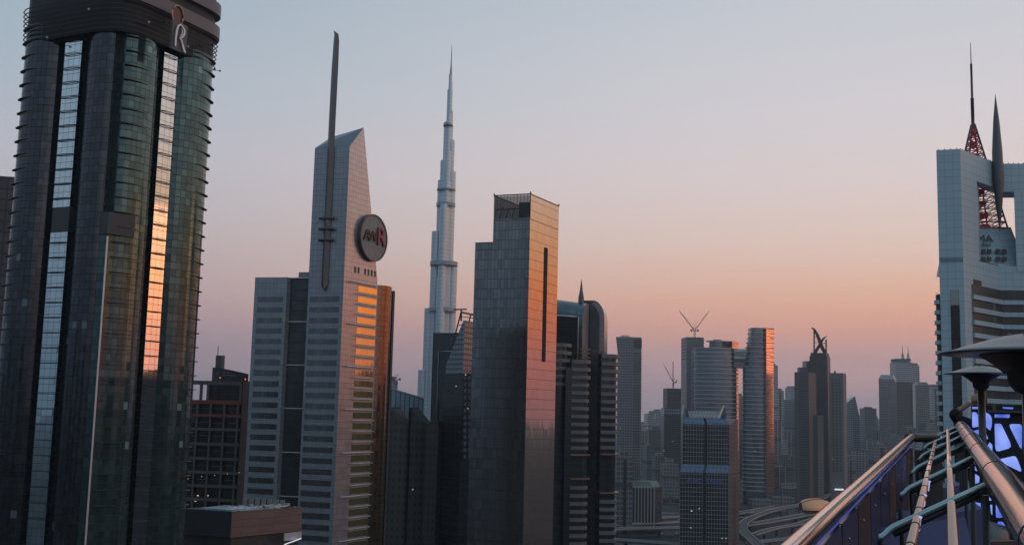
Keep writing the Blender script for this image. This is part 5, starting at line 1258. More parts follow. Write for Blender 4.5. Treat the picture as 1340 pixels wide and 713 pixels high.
# lamp posts along the highway
def make_lamp():
    t = thing('street_lamp', 'tall double armed street lamp along the highway', 'street lamp', (0, 0, 0), 'street lamps along the highway')
    MB().tube([(0, 0, 0), (0, 0, 12)], [.14, .09], 6).build('post', M['spandrel'], t)
    for s_ in (-1, 1):
        MB().tube([(0, 0, 11.6), (s_*1.6, 0, 12.3)], .07, 5).build('arm', M['spandrel'], t); MB().box((s_*1.9, 0, 12.3), (.9, .35, .18)).build('lamp_head', M['white_lamp'], t)
    return t
lp = make_lamp(); first = True
for k in range(8, len(hw)-2, 2):
    p = hw[k]; pos = Vector((p.x, p.y, .06)); tt = hw[k+1]-hw[k]
    o = lp if first else dup(lp, pos); o.location = pos; o.rotation_euler = (0, 0, math.atan2(tt.y, tt.x)+math.pi/2); first = False

# ================================================================== RIGHT: white frame tower with needle and lattice mast
wf = thing('frame_tower', 'white clad tower with giant open top frame, needle and red lattice mast', 'skyscraper', (*P(1290, 420, 460), 0))
fA, fB, fC, fD = P(1229, 345, 428), P(1260.5, 345, 425), P(1308, 345, 447), P(1395, 345, 444)
zt_ = zz(1258, 195, 425); zbm = zz(1280, 236, 433); zop = zz(1300, 345, 440); zhd = zz(1280, 372, 433)
fAb, fE = fA+Vector((15, 26)), P(1281.5, 345, 434.8)
inner = Vector((5.6, 12))
# left pylon full height to the top
MB().prism([fA, fB, fE, fE+inner*1.6, fAb], zop-2, zt_).build('frame_pylon', M['white_clad'], wf)
MB().prism([fE, fC, fC+inner, fE+inner], zbm, zt_, True, True).build('frame_beam', M['white_clad'], wf)
MB().prism([fC, fD, fD+inner, fC+inner], zbm-1.5, zt_-.3, True, True).build('frame_beam', M['white_clad'], wf)
pr0, pr1 = P(1330, 345, 446), P(1395, 345, 444)
MB().prism([pr0, pr1, pr1+inner, pr0+inner], zop-2, zbm-1.5, True).build('frame_pylon', M['white_clad'], wf)
for (a, b, z) in ((fA, fB, zt_), (fB, fC, zt_), (fC, fD, zt_-.3)):
    n = int((b-a).length/1.9)
    for k in range(n):
        p = lerp(a, b, (k+.5)/n)+Vector((0, .5)); MB().box(v3(p, z+.25), (.3, .3, .5), b-a).build('roof_stub', M['dark'], wf)
for k in range(16):
    p = lerp(fE, fC, (k+.5)/16)+Vector((0, .3)); MB().box(v3(p, zop+.2), (.3, .3, .5)).build('roof_stub', M['dark'], wf)
# main body
fbk = Vector((23, 40))
MB().prism([fA, fB, fC, fD, fD+fbk, fA+fbk], 0, zop).build('body_cladding', M['white_clad'], wf)
fe = (fC-fB).normalized(); fnn = Vector((fe.y, -fe.x)); fe2 = (fD-fC).normalized(); fn2 = Vector((fe2.y, -fe2.x)); fe0 = (fB-fA).normalized(); fn0 = Vector((fe0.y, -fe0.x))
# dark window recess bands on concave face
zb0 = zz(1290, 378, 436); FH = 13.3*436/1440/1.0
FH = zz(1290, 378, 436)-zz(1290, 394.4, 436)
for k in range(28):
    z1_ = zb0-k*FH; z0_ = z1_-FH*.62
    if k == 0: z1_ += 1.0
    if z0_ < 3: break
    a, b = lerp(fB, fC, .20), fC
    MB().prism([a+fnn*.12, b+fnn*.12, fC+(fD-fC)*.55+fn2*.12, fC+(fD-fC)*.55-fn2*.2, b-fnn*.2, a-fnn*.2], z0_, z1_, True, True).build('window_band', M['window_dark'], wf)
    MB().prism([a+fnn*.9, b+fnn*.9, fC+(fD-fC)*.55+fn2*.9, fC+(fD-fC)*.55+fn2*.1, b+fnn*.1, a+fnn*.1], z0_-FH*.36, z0_, True, True).build('balcony_band', M['white_clad'], wf)
MB().prism([lerp(fB, fC, .25)+fnn*.1, lerp(fB, fC, .47)+fnn*.1, lerp(fB, fC, .47)-fnn*.2, lerp(fB, fC, .25)-fnn*.2], zz(1280, 377.5, 433), zz(1280, 366.5, 433), True, True).build('square_opening', M['black'], wf)
sa_, sb_ = lerp(fA, fB, .42), lerp(fA, fB, .80)
MB().prism([sa_+fn0*.1, sb_+fn0*.1, sb_-fn0*.2, sa_-fn0*.2], 0, zz(1250, 399, 426), True, True).build('slot_window', M['slot_glass'], wf)
MB().prism([sa_+fn0*.1, sb_+fn0*.1, sb_-fn0*.2, sa_-fn0*.2], zz(1250, 399, 426)+.2, zz(1250, 379, 426), True, True).build('slot_panel', facade('slot_panel_wall', (.33, .36, .36), (.36, .39, .39), (.2, .2, .2), 3, 2.6, .1, .1, metal=.2, rough=.3, wob=0), wf)
# rounded balconies at the left edge
for k in range(30):
    z = zz(1229, 393+k*13.2, 430)
    if z < 4: break
    c = fA+Vector((2.0, 4.2)); pl = [c+Vector((-2.6*math.sin(math.pi*j/8)-.2+.5*3.4*math.cos(math.pi*j/8)*-1, -3.4*math.cos(math.pi*j/8))) for j in range(9)]
    MB().prism(list(reversed(pl)), z-1.5, z, True, True).build('balcony', M['white_clad'], wf)
    MB().prism(list(reversed([c+(p-c)*.75 for p in pl])), z, z+2.3, False).build('balcony_glazing', M['window_dark'], wf)
for y in (385, 412): MB().beam(at(1229, y, 428), at(1224.5, y-1.5, 426), .15, .15).build('davit', M['black'], wf)
# needle
nc = P(1305.5, 300, 444); zn = [zz(1306, 300, 444), zz(1307, 270, 444), zz(1307, 235, 444), zz(1305, 200, 444), zz(1303, 160, 444), zz(1301, 124, 444)]
MB().lathe([(.05, zn[0]-1), (1.3, zn[1]), (2.15, zn[2]), (2.05, zn[3]), (1.25, zn[4]), (.05, zn[5])], (P(1305.5, 235, 444).x, 443.5, 0), 14).build('needle', M['spire'], wf)
# lattice mast
mx = P(1274, 190, 463).x; my = 463.0; zm0, zm1 = zz(1296, 303, 463), zz(1273, 163, 463); hb_, ht_ = 37*463/1440*.78, .55
def mp_(sx, sy, f): h = lerp(hb_, ht_, f); return Vector((mx+sx*h, my+sy*h, lerp(zm0, zm1, f)))
for sx in (-1, 1):
    for sy in (-1, 1): MB().beam(mp_(sx, sy, 0), mp_(sx, sy, 1), .55, .55).build('mast_leg', M['t4_frame'], wf)
NB = 17
for k in range(NB):
    f0, f1 = k/NB, (k+1)/NB; m_ = MB(); red = True
    for s_ in (-1, 1):
        m_.beam(mp_(-1, s_, f0), mp_(1, s_, f0), .34, .34); m_.beam(mp_(s_, -1, f0), mp_(s_, 1, f0), .34, .34)
        m_.beam(mp_(-1, s_, f0), mp_(1, s_, f1), .28, .28); m_.beam(mp_(1, s_, f0), mp_(-1, s_, f1), .28, .28)
    m_.build('mast_bracing', M['red_steel'] if (k % 4 != 3 or k > 12) else M['white_steel'], wf)
    m2 = MB(); 
    for s_ in (-1, 1): m2.beam(mp_(s_, -1, f0), mp_(s_, 1, f1), .3, .3); m2.beam(mp_(s_, 1, f0), mp_(s_, -1, f1), .3, .3)
    m2.build('mast_bracing', M['white_steel'] if k < 11 else M['red_steel'], wf)
core_ = MB(); 
for k in range(9):
    f0 = k/9; z = lerp(zm0, zm1, f0); h = lerp(hb_, ht_, f0)*.45; core_.box((mx, my, z+1.2), (h*2, h*2, 2.0))
core_.build('mast_core', M['red_steel'], wf)
za_ = [zm1-1, zz(1272, 130, 463), zz(1271, 85, 463), zz(1270, 56, 463)]
MB().lathe([(.75, za_[0]), (.75, za_[1]), (.9, za_[1]+.1), (.55, za_[1]+.4), (.5, za_[2]), (.6, za_[2]+.1), (.25, za_[2]+.4), (.12, za_[3])], (mx, my, 0), 8).build('antenna', M['spire'], wf)
# pyramid base with letters
zpy0, zpy1 = zop-1, zm0+.5; h0, h1 = 47*463/1440*.93, 38*463/1440*.9
pcx = mx+2
MB().prism([Vector((pcx-h0, my-h0)), Vector((pcx+h0*.92, my-h0)), Vector((pcx+h0*.92, my+h0)), Vector((pcx-h0, my+h0))], zpy0, zpy1, True, top=[Vector((pcx-h1, my-h1*.8)), Vector((pcx+h1*.80, my-h1*.8)), Vector((pcx+h1*.80, my+h1)), Vector((pcx-h1, my+h1))]).build('pyramid_base', M['white_clad'], wf)
tl = at(1290, 313, 449.6); up_ = Vector((0, (h0-h1*.8), zpy1-zpy0)).normalized()
text_mesh('MA', 4.6, .15, 'sign_lettering', M['dark'], wf, at(1289, 312.5, 451.8), (1, 0, 0), up=up_)
text_mesh('ING', 2.2, .15, 'sign_lettering', M['dark'], wf, at(1290.5, 320.5, 450.8), (1, 0, 0), up=up_)
for cx in (1287, 1294.5, 1306, 1314):
    for cy in (329, 339):
        p = at(cx, cy, 449.8-(cy-329)*.10); MB().box(p, (1.7 if cx < 1300 else 1.9, .6, 1.9)).build('window', M['window_dark'], wf)

# ================================================================== ROOF TERRACE in front
DZ = H-1.55
n0, n1 = at(1045, 712, 3.2), at(1193, 573, 9.0)
dirw = (n1-n0); d2d = Vector((dirw.x, dirw.y)).normalized(); nin = Vector((d2d.y, -d2d.x))   # towards the terrace
e0 = n0-dirw*(7.0/5.8)
tb = thing('terrace_building', 'roof terrace with dark deck and blue lit parapet panels in front', 'roof terrace', (4, 6, 0))
A0, A1 = Vector((e0.x, e0.y)), Vector((n1.x, n1.y))
fr1 = A1+Vector((1.1, .05)); pl = [A0, A0+Vector((14, 0)), Vector((16, 15.4)), Vector((6.1, 15.4)), Vector((5.2, 13.0)), fr1, A1]
MB().prism([p for p in pl], DZ-.5, DZ, True, True).build('deck_floor', M['deck'], tb)
MB().prism(inset(pl, .25), 0, DZ-.51, False).build('wall', M['dark_glass'], tb)
# parapet: panels and posts under the left rail
pr = thing('parapet_rail', 'thick steel handrail on dark blue panelled parapet, leftmost rail of terrace', 'railing', (n0.x, n0.y, DZ))
zr = lambda y_: lerp(n0.z, n1.z, (y_-n0.y)/(n1.y-n0.y))
hr = [lerp(e0, n1, k/10) for k in range(11)]
MB().tube(hr+[n1+Vector((.03, .08, 0))], .0335, 16).build('handrail', M['rail'], pr)
MB().tube([n1+Vector((-.01, .06, 0)), n1+Vector((.12, .16, 0)), n1+Vector((.40, .18, -.0))], .033, 16).build('return_rail', M['post_dark'], pr)  # dark metal on this return stands in for its shade
cnt = 0
Ld = (Vector((n1.x, n1.y))-A0).length; k = 0.0
while k < Ld-.1:
    L_ = .62; p0 = A0+d2d*k-nin*.03; p1 = A0+d2d*min(k+L_-.03, Ld)-nin*.03; z0_, z1_ = zr(p0.y)-.07, zr(p1.y)-.07
    m_ = MB(); dp = nin*.035
    m_.quadface(v3(p0+dp, DZ), v3(p1+dp, DZ), v3(p1+dp, z1_), v3(p0+dp, z0_)); m_.quadface(v3(p1, DZ), v3(p0, DZ), v3(p0, z0_), v3(p1, z1_)); m_.poly([v3(p0+dp, z0_), v3(p1+dp, z1_), v3(p1, z1_), v3(p0, z0_)]); m_.quadface(v3(p0, DZ), v3(p0+dp, DZ), v3(p0+dp, z0_), v3(p0, z0_)); m_.quadface(v3(p1+dp, DZ), v3(p1, DZ), v3(p1, z1_), v3(p1+dp, z1_))
    m_.build('panel', M['panel'] if int(k/.62+.5) % 3 else M['board'], pr)
    q_ = A0+d2d*(k-.015)-nin*.03; MB().beam(v3(q_, DZ), v3(q_, zr(q_.y)-.02), .035, .06).build('post', M['black'], pr)
    s_ = A0+d2d*(k+.2)+nin*.008; MB().lathe([(0, -.007), (.008, 0), (0, .007)], v3(s_, zr(s_.y)-.15), 8).build('panel_bolt', M['rail'], pr)
    k += L_
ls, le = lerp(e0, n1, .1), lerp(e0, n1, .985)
MB().beam(ls+v3(nin*.024, -.029), le+v3(nin*.024, -.029), .004, .004).build('led_strip', M['led'], pr)  # glowing strip stands in for the bar lights' reflection on the rail
# far return panels
m_ = MB(); a, b = n1+Vector((.1, .22, 0)), n1+Vector((.34, .25, 0)); m_.quadface(Vector((a.x, a.y, DZ)), Vector((b.x, b.y, DZ)), b-Vector((0, 0, .1)), a-Vector((0, 0, .1))); m_.build('panel', M['dark'], pr)
# guard rail: fat handrail, cross bars, two slim tubes, legs
g0, g1 = at(1332, 660, 3.0), at(1258, 558, 10.0); gd = (g1-g0); gst = g0-gd*.32
gr = thing('guard_rail', 'fat copper reflecting handrail with sloping ladder of bars and slim tubes', 'railing', (g0.x, g0.y, DZ))
rail_top = [gst+ (g1-gst)*k/12 for k in range(13)]
MB().tube(rail_top+[g1+gd.normalized()*.12-Vector((0, 0, .03)), g1+gd.normalized()*.16-Vector((0, 0, .14))], .05, 20).build('handrail', M['rail'], gr)
for f in (.16, .36, .52, .66, .8, .92):
    c = lerp(gst, g1, f); t_ = gd.normalized(); MB().tube([c-t_*.006, c+t_*.006], .0515, 20).build('weld_ring', M['black'], gr)
bars = [((1153, 697), (1289, 635)), ((1180, 643), (1272, 599)), ((1193, 615), (1263, 580.5)), ((1202, 598), (1259.5, 570)), ((1208, 584.5), (1256, 563)), ((1213, 575), (1254.5, 557.5))]
tA = [at(1200, 676, 3.62), at(1226, 569, 10.2)]; tB = [at(1245, 656.5, 3.62), at(1240, 562, 10.2)]
iv0, iv1 = 1/3.0, 1/10.0
for (l_, r_) in bars:
    d = 1/(iv1+(iv0-iv1)*(r_[1]-558)/102.0); Pr, Pl = at(r_[0], r_[1], d), at(l_[0], l_[1], d)
    dv = (Pr-Pl).normalized(); bend = Pl+dv*.045
    MB().tube([Pr, lerp(Pr, bend, .5), bend, bend-dv*.016-Vector((0, 0, .004)), bend-dv*.030-Vector((0, 0, .012)), Pl+Vector((0, 0, -.012)), Pl+Vector((-.004, 0, -.034))], [.0118]*5+[.0115, .011], 12).build('cross_bar', M['bar'], gr)
    MB().tube([Pl+Vector((-.004, .004, -.03)), Pl+Vector((-.006, .004, -.12)), Vector((Pl.x+.05, Pl.y+.02, DZ))], .011, 8).build('leg', M['black'], gr)
    MB().tube([Pr-Vector((0, 0, .03)), Vector((Pr.x, Pr.y+.02, DZ))], .012, 8).build('post', M['black'], gr)
    MB().tube([Pr-dv*.02-Vector((0, 0, .022)), bend-Vector((0, 0, .022))], .010, 8).build('under_bar', M['black'], gr)
for tt_ in (tA, tB):
    s0_ = tt_[0]-(tt_[1]-tt_[0])*.2; MB().tube([s0_-Vector((0, 0, .004)), tt_[1]-Vector((0, 0, .004))], .0125, 12).build('slim_tube', M['tube'], gr)
    for k in range(18):
        c = lerp(s0_, tt_[1], (k+.5)/18); t_ = (tt_[1]-s0_).normalized()
        if tt_ is tA: MB().tube([c-t_*.004-Vector((0, 0, .004)), c+t_*.004-Vector((0, 0, .004))], .0155, 10).build('tube_clip', M['black'], gr)
for px, py, d in ((1202.5, 694, 3.55), (1209.5, 662, 4.3), (1215, 642, 5.0), (1231, 578, 9.0)):
    c = at(px, py, d); MB().tube([c, c+Vector((.01, .015, .035)), c+Vector((.013, .018, .042))], [.003, .0035, .006], 8).build('led_lamp', M['led_white'], gr)

# patio heaters
def heater(label, c, ztop, Rr, group='mushroom patio heaters'):
    t = thing('patio_heater', label, 'patio heater', (c.x, c.y, DZ), group); z = ztop
    s_ = Rr/.5
    MB().lathe([(0, z), (.05*s_, z-.002), (.14*s_, z-.016*s_), (.30*s_, z-.062*s_), (.42*s_, z-.10*s_), (.5*s_, z-.117*s_), (.502*s_, z-.124*s_), (.40*s_, z-.128*s_), (.2*s_, z-.126*s_), (.0, z-.122*s_)], (c.x, c.y, 0), 48).build('reflector', M['heater'], t)
    MB().lathe([(.27*s_, z-.13*s_), (.14*s_, z-.22*s_), (.115*s_, z-.235*s_), (.11*s_, z-.30*s_), (.075*s_, z-.345*s_), (.04*s_, z-.36*s_)], (c.x, c.y, 0), 28).build('burner_head', M['black'], t)
    for k in range(3):
        a = k*2.1+.6; MB().tube([(c.x+math.cos(a)*.26*s_, c.y+math.sin(a)*.26*s_, z-.115*s_), (c.x+math.cos(a)*.12*s_, c.y+math.sin(a)*.12*s_, z-.24*s_)], .006*s_, 6).build('strut', M['heater'], t)
    for k in range(6):
        a = k*1.05; MB().lathe([(0, .012), (.012, .006), (.012, 0)], (c.x+math.cos(a)*.1*s_, c.y+math.sin(a)*.1*s_, z-.008), 8).build('rivet', M['heater'], t)
    MB().tube([(c.x, c.y, DZ+.5), (c.x, c.y, z-.34*s_)], .037, 14).build('post', M['post_dark'], t)
    MB().lathe([(.23, DZ+.005), (.24, DZ+.02), (.23, DZ+.5), (.2, DZ+.56), (.05, DZ+.6)], (c.x, c.y, 0), 24).build('base', M['heater'], t)
    return t
h1 = P(1285.5, 560, 11.4); heater('whole mushroom patio heater standing before white frame tower', h1, zz(1284, 478.5, 11.4), 45*11.4/1440)
h2 = P(1347, 560, 7.0); heater('larger mushroom patio heater cut off by the picture edge', h2, zz(1340, 437, 7.0), 108*7.0/1440)

# lit lattice screens of the bar
def pane_set(t, a, b, polys, z0_, z1_, th=.05):
    e = (b-a).normalized(); n = Vector((e.y, -e.x))
    if n.x*a.x+n.y*a.y > 0: n = -n
    MB().prism([a, b, b-n*th, a-n*th], z0_, z1_, True, True).build('lattice_board', M['board'], t)
    for pg in polys:
        pts = []
        for (px, py) in pg:
            r = ray(px, py); den = r.x*n.x+r.y*n.y; k = (a.x*n.x+a.y*n.y)/den; pts.append(Vector((r.x*k, r.y*k, H+r.z*k)))
        c = sum(pts, Vector())/len(pts); o = v3(n*.006, 0); nn = len(pts); rp_ = []
        for i in range(nn):   # rounded corners
            p, q0, q1 = pts[i], pts[i-1], pts[(i+1) % nn]; r_ = min((q0-p).length, (q1-p).length)*.22
            c0_, c1_ = p+(q0-p).normalized()*r_, p+(q1-p).normalized()*r_; rp_ += [c0_, (c0_+c1_)*.25+p*.5, c1_]
        m_ = MB(); m_.poly([p+o for p in rp_]); m_.build('light_pane', M['glow'], t)
ka, kb, kc = P(1271.5, 560, 13.0), P(1299.5, 560, 12.8), P(1420, 560, 11.6)
s1 = thing('lattice_screen', 'narrow blue lit lattice screen behind the whole heater post', 'bar screen', (*lerp(ka, kb, .5), DZ), 'blue lit lattice screens of the terrace bar')
LP_ = [[(1272.5, 532), (1282, 532), (1282, 534.8), (1272.5, 534.8)], [(1272.5, 539), (1277.5, 539), (1282.5, 546), (1282.5, 557.5), (1272.5, 559.5)], [(1273.5, 563.5), (1282.5, 561.5), (1282.5, 570)],
 [(1289, 538.5), (1296, 542.5), (1298.3, 547), (1298.3, 556), (1296, 563.5), (1289.5, 557)], [(1290.5, 566), (1293.5, 574), (1290, 574)], [(1290.5, 586), (1295.5, 578), (1299, 582), (1299, 591), (1297, 594)],
 [(1276, 608.5), (1279.5, 616.5), (1275, 614)], [(1275, 619), (1282, 623), (1282, 631), (1275, 633)], [(1276.8, 656.5), (1284, 658), (1284, 663.5), (1276.8, 661)], [(1277, 666), (1284, 671), (1284, 679), (1277, 674.5)], [(1277, 679.5), (1283.5, 684.5), (1277, 684.5)],
 [(1291.5, 645), (1298.5, 654.5), (1291.5, 654.5)], [(1296, 660), (1298.8, 660), (1298.8, 674), (1297, 671)], [(1291.5, 671), (1294, 676), (1294, 684), (1291.5, 684)], [(1274, 588), (1282, 596), (1282, 603), (1274, 600)]]
pane_set(s1, ka, kb, LP_, DZ, zz(1285, 530.5, 12.9))
s2 = thing('lattice_screen', 'wide blue lit lattice screen with big slanted panes at the picture edge', 'bar screen', (*lerp(kb, kc, .5), DZ), 'blue lit lattice screens of the terrace bar')
RP_ = [[(1302, 541.8), (1322, 542), (1321.5, 546.5), (1302, 546)], [(1302, 554), (1310.5, 554), (1325.5, 585), (1303, 591.5)], [(1320, 554.5), (1338, 554.5), (1338, 591)], [(1304, 601.5), (1330, 595.5), (1338.5, 618)], [(1312.5, 532), (1327, 533), (1326, 535), (1313, 534.5)],
 [(1342, 545), (1362, 546), (1362, 580), (1343, 560)], [(1342, 590), (1372, 588), (1366, 640), (1346, 618)], [(1306, 606), (1334, 627), (1331, 640), (1310, 626)], [(1306, 682), (1313, 682), (1322, 699), (1306, 693)], [(1306, 701.5), (1318, 707), (1318, 722), (1306, 722)], [(1303, 630), (1310, 634), (1318, 655), (1303, 650)], [(1303.5, 657), (1318, 661), (1312, 677), (1304, 677)]]
pane_set(s2, kb, kc, RP_, DZ, zz(1310, 539, 12.6))
MB().beam(v3(kb, zz(1300, 538, 12.8))+Vector((0, -.05, 0)), v3(kc, zz(1400, 540.5, 11.6))+Vector((0, -.05, 0)), .22, .025).build('counter_top', M['heater'], s2)
MB().prism([P(1304, 560, 13.3), P(1340, 560, 13.0), P(1340, 560, 13.4), P(1304, 560, 13.7)], DZ, zz(1320, 530.5, 13.2)).build('back_shelf', M['board'], s2)

# furniture seen through the bars
def lounge_chair(label, c, rz, mat='cushion'):
    t = thing('lounge_chair', label, 'chair', (c.x, c.y, DZ)); o = Vector((c.x, c.y, DZ)); ex = Vector((math.cos(rz), math.sin(rz), 0)); ey = Vector((-ex.y, ex.x, 0)); W = lambda a, b, z: o+ex*a+ey*b+Vector((0, 0, z))
    MB().box(W(0, 0, .36), (.62, .6, .16), ex).build('seat', M[mat], t)
    b = MB(); b.beam(W(0, .30, .40), W(0, .46, 1.02), .6, .13); b.build('backrest', M[mat], t)
    for s_ in (-1, 1):
        MB().beam(W(s_*.36, -.28, .58), W(s_*.36, .34, .60), .08, .06).build('armrest', M['black'], t)
        for y_ in (-.27, .3): MB().beam(W(s_*.33, y_, 0), W(s_*.33, y_, .58), .04, .04).build('leg', M['black'], t)
    return t
lounge_chair('dark blue cushioned lounge chair seen through the ladder bars', P(1236, 640, 7.4), 2.6)
lounge_chair('blue grey lounge chair low beside the fat handrail', P(1288, 700, 5.6), .6)
lounge_chair('blue cushioned lounge chair furthest along behind ladder bars', P(1250, 600, 9.6), 2.2)
t = thing('slatted_bench', 'purple blue slatted bench top seen below the ladder bars', 'bench', (*P(1231, 690, 6.6), DZ))
a = gnd(1231, 700, DZ+.45); b = gnd(1228, 672, DZ+.45); ex = (b-a); ex.z = 0; ex.normalize(); ey = Vector((-ex.y, ex.x, 0))
for k in range(11):
    c = lerp(a, b, (k-4)/6); MB().box((c.x, c.y, DZ+.45), (.07, .42, .03), ex).build('slat', M['cushion'], t)
c = lerp(a, b, .4); 
for s_ in (-1, 1): MB().box((c.x+ey.x*s_*.19, c.y+ey.y*s_*.19, DZ+.215), (.6, .05, .43), ex).build('leg', M['black'], t)

# person leaning on the rail end, hand raised to the head
pd0 = 13.6; hd = at(1280, 527.5, pd0)
pn = thing('person', 'person in dark clothes by the rail end with a hand raised to dark hair', 'person', (hd.x, hd.y, DZ))
def skin_mesh(name, verts, edges, mat, parent, sub=2, root=0, smooth=True):
    me = bpy.data.meshes.new(name); og = parent_loc(parent); me.from_pydata([tuple(Vector(v[0])-og) for v in verts], edges, []); o = bpy.data.objects.new(name, me); S.collection.objects.link(o)
    sk = o.modifiers.new('Skin', 'SKIN'); sb = o.modifiers.new('Sub', 'SUBSURF'); sb.levels = sub; sb.render_levels = sub
    for i, v in enumerate(verts):
        r = v[1]; me.skin_vertices[0].data[i].radius = r if isinstance(r, tuple) else (r, r); me.skin_vertices[0].data[i].use_root = (i == root)
    dg = bpy.context.evaluated_depsgraph_get(); m2 = bpy.data.meshes.new_from_object(o.evaluated_get(dg)); bpy.data.objects.remove(o)
    m2.name = name; m2.materials.clear(); m2.materials.append(mat)
    for p in m2.polygons: p.use_smooth = True
    o = bpy.data.objects.new(name, m2); S.collection.objects.link(o); o.parent = parent; return o
hx, hy, hz0 = hd.x, hd.y, hd.z
B = lambda x, y, z: Vector((hx+x, hy+y, hz0+z))
el_ = at(1245, 542.5, pd0-.12); ha = at(1266.5, 527.5, pd0-.14)
sh = B(-.03, -.02, -.27)
hip = B(.06, .03, -.80); foot = DZ
bv = [(hip, .14), (B(.05, .02, -.55), (.15, .12)), (B(.02, .0, -.34), (.17, .11)), (B(.0, -.01, -.19), .055), (B(-.01, -.02, -.08), .075), (B(-.005, -.02, .0), (.085, .1)), (B(.0, -.01, .07), .085), (B(.0, -.01, .12), .045),
      (B(-.15, -.04, -.28), .06), (el_, .045), (ha+Vector((-.02, 0, -.03)), .03), (ha+Vector((.03, .01, .012)), .036),
      (B(.2, .02, -.28), .06), (B(.25, -.02, -.55), .045), (B(.12, -.18, -.72), .03), (B(.07, -.2, -.73), .034),
      (B(-.03, .03, -.86), .09), (B(-.03, .0, -1.25), .065), (Vector((hx-.03, hy+.05, foot+.08)), .045), (Vector((hx-.1, hy-.1, foot+.04)), .04),
      (B(.15, .03, -.86), .09), (B(.16, .02, -1.25), .065), (Vector((hx+.16, hy+.08, foot+.08)), .045), (Vector((hx+.1, hy-.08, foot+.04)), .04)]
be = [(0, 1), (1, 2), (2, 3), (3, 4), (4, 5), (5, 6), (6, 7), (2, 8), (8, 9), (9, 10), (10, 11), (2, 12), (12, 13), (13, 14), (14, 15), (0, 16), (16, 17), (17, 18), (18, 19), (0, 20), (20, 21), (21, 22), (22, 23)]
body = skin_mesh('body', bv, be, M['skin'], pn)
# fingers, nose, ears merged into the body mesh
fm = MB(); hdv = ha+Vector((.03, .01, .012))
for k, ln in enumerate((.075, .085, .08, .06)):
    a = hdv+Vector((.02, -.02+.012*k, .018-.014*k)); fm.tube([a, a+Vector((ln*.5, .01, .010)), a+Vector((ln, .02, -.004))], [.010, .009, .006], 7)
fm.tube([hdv+Vector((-.01, -.03, -.02)), hdv+Vector((.02, -.045, -.045)), hdv+Vector((.045, -.04, -.05))], [.011, .009, .007], 7)
h2v = B(.07, -.2, -.73)
for k, ln in enumerate((.07, .08, .075, .06)):
    a = h2v+Vector((-.02, -.02+.014*k, -.01)); fm.tube([a, a+Vector((-ln*.6, 0, -.012)), a+Vector((-ln, 0, -.04))], [.010, .009, .006], 7)
fm.tube([h2v+Vector((0, -.03, .0)), h2v+Vector((-.03, -.05, -.005))], [.011, .008], 7)
fm.tube([B(-.085, -.04, .015), B(-.112, -.05, -.012), B(-.088, -.045, -.02)], [.012, .016, .012], 8)
fm.tube([B(.02, -.105, .01), B(.025, -.112, -.02)], [.02, .012], 8)
tmp = fm.build('tmp', M['skin'], pn)
import bmesh
bmm = bmesh.new(); bmm.from_mesh(body.data); bmm.from_mesh(tmp.data); bmm.to_mesh(body.data); bmm.free(); bpy.data.objects.remove(tmp)
for p in body.data.polygons: p.use_smooth = True
jv = [(hip+Vector((0, 0, -.05)), .23), (B(.05, .02, -.55), (.25, .2)), (B(.02, .0, -.33), (.27, .19)), (B(.0, -.01, -.21), .085), (B(-.15, -.04, -.28), .11), (lerp(B(-.15, -.04, -.28), el_, .5), .085), (el_, .058), (lerp(el_, ha, .45), .048), (B(.2, .02, -.28), .085), (B(.25, -.02, -.55), .065), (B(.14, -.16, -.69), .042)]
skin_mesh('jacket', jv, [(0, 1), (1, 2), (2, 3), (2, 4), (4, 5), (5, 6), (6, 7), (2, 8), (8, 9), (9, 10)], M['cloth'], pn)
tv_ = [(hip, .19), (B(-.03, .03, -.88), .11), (B(-.03, .0, -1.25), .085), (Vector((hx-.03, hy+.05, foot+.1)), .065), (B(.15, .03, -.88), .11), (B(.16, .02, -1.25), .085), (Vector((hx+.16, hy+.08, foot+.1)), .065)]
skin_mesh('trousers', tv_, [(0, 1), (1, 2), (2, 3), (0, 4), (4, 5), (5, 6)], M['cloth'], pn)
hv = [(B(.03, .03, -.16), .07), (B(.03, .02, -.03), (.09, .1)), (B(.015, .01, .06), .108), (B(.0, .0, .125), .07)]
skin_mesh('hair', hv, [(0, 1), (1, 2), (2, 3)], M['hair'], pn)
for s_ in (-.03, .03):
    MB().lathe([(0, -.012), (.012, 0), (0, .012)], B(-.082, -.03+s_, .02), 8).build('eye', M['white'], pn)
# round dark bag hung on the rail end beside the person

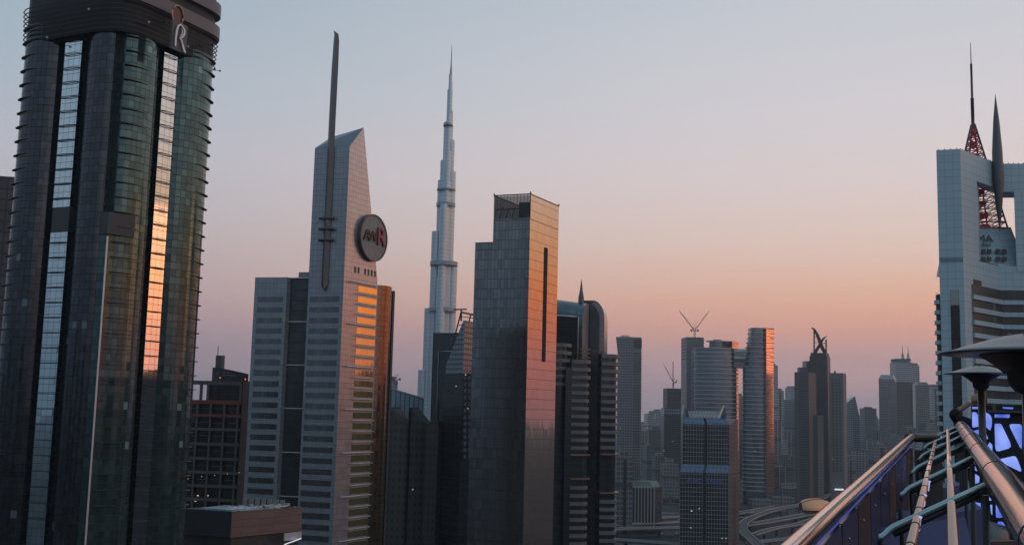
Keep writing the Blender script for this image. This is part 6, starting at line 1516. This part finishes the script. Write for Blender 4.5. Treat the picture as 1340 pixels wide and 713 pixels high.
# ================================================================== added unseen towers around the viewpoint: they block low sky light and darken reflections
random.seed(31)
RING = [(95, 620, 142, 90), (86, 520, 126, 34), (78, 700, 140, 46), (70, 560, 126, 30), (62, 760, 138, 42), (54, 640, 128, 36), (46, 900, 142, 44), (104, 480, 137, 80), (113, 420, 141, 70), (124, 330, 170, 36), (140, 300, 210, 40), (160, 340, 180, 44), (182, 300, 230, 42), (205, 330, 140, 40), (226, 300, 150, 38), (246, 340, 140, 44), (262, 300, 150, 38), (276, 380, 140, 42), (289, 460, 150, 40), (303, 520, 130, 44)]
for i, (az, ds, ht_i, sz) in enumerate(RING):
    c = Vector((math.sin(R(az))*ds, math.cos(R(az))*ds)); e = Vector((math.cos(R(az)), -math.sin(R(az)))); n = Vector((-e.y, e.x)); k = random.uniform(.6, .9)
    pl = [c-e*sz/2-n*sz*k/2, c+e*sz/2-n*sz*k/2, c+e*sz/2+n*sz*k/2, c-e*sz/2+n*sz*k/2]
    tower('avenue_tower', 'avenue tower outside the view, showing only as a reflection in glass fronts', 'office tower', pl, ht_i, random.choice(['far_dark', 'dark_glass', 'grey_dark']), group='avenue towers mirrored in the glass', extra=lambda t, p, z: plant(t, p, z, .55, random.uniform(4, 9)))

BLOCKERS = [(520, 440, 44, 142), (530, 482, 40, 150), (515, 522, 40, 144), (525, 565, 44, 153), (520, 606, 38, 146), (532, 645, 40, 155), (515, 686, 42, 148), (525, 728, 42, 158), (520, 770, 42, 146)]
for i, (x, y, sz, h_) in enumerate(BLOCKERS):
    pl = [Vector((x-18, y-sz/2)), Vector((x+18, y-sz/2)), Vector((x+18, y+sz/2)), Vector((x-18, y+sz/2))]
    tower('avenue_tower', 'avenue tower outside the view, showing only as a reflection in glass fronts', 'office tower', pl, h_, ('far_dark', 'dark_glass', 'grey_dark')[i % 3], group='avenue towers mirrored in the glass', extra=lambda t, p, z: plant(t, p, z, .5, random.uniform(3, 7)))

# single lit windows seen in the photograph
def lit(px, py, owner, mat='warm_lamp', sz=1.0, back=0.3):
    """finds the facade behind this spot and sets a small lit window into it"""
    dg = bpy.context.evaluated_depsgraph_get(); o = Vector((0, 0, H)); d = ray(px, py).normalized()
    for _ in range(6):
        h = S.ray_cast(dg, o, d)
        if not h[0]: return
        ob = h[4]
        if ob.name.startswith('haze'): o = h[1]+d*.5; continue
        r = ob
        while r.parent: r = r.parent
        if h[1].y < 100 or r.get('kind') == 'structure' or not r.get('category'): return
        n = h[2]; ex = Vector((-n.y, n.x, 0))
        if ex.length < .5: return
        MB().box(h[1]+n*.05, (sz, .3, sz*.8), ex).build('lit_window', M[mat], r); return
bpy.context.view_layer.update()
for px, py in ((609, 490), (597, 505), (612, 534), (256, 655), (259, 648), (272, 648), (869, 590), (847, 560), (865, 566), (880, 577), (1010, 560), (1033, 598), (1160, 590), (1185, 585), (1090, 600), (905, 668), (540, 640), (988, 590), (812, 560), (1165, 560)):
    lit(px, py, None, sz=.7 if px < 700 else 1.3)
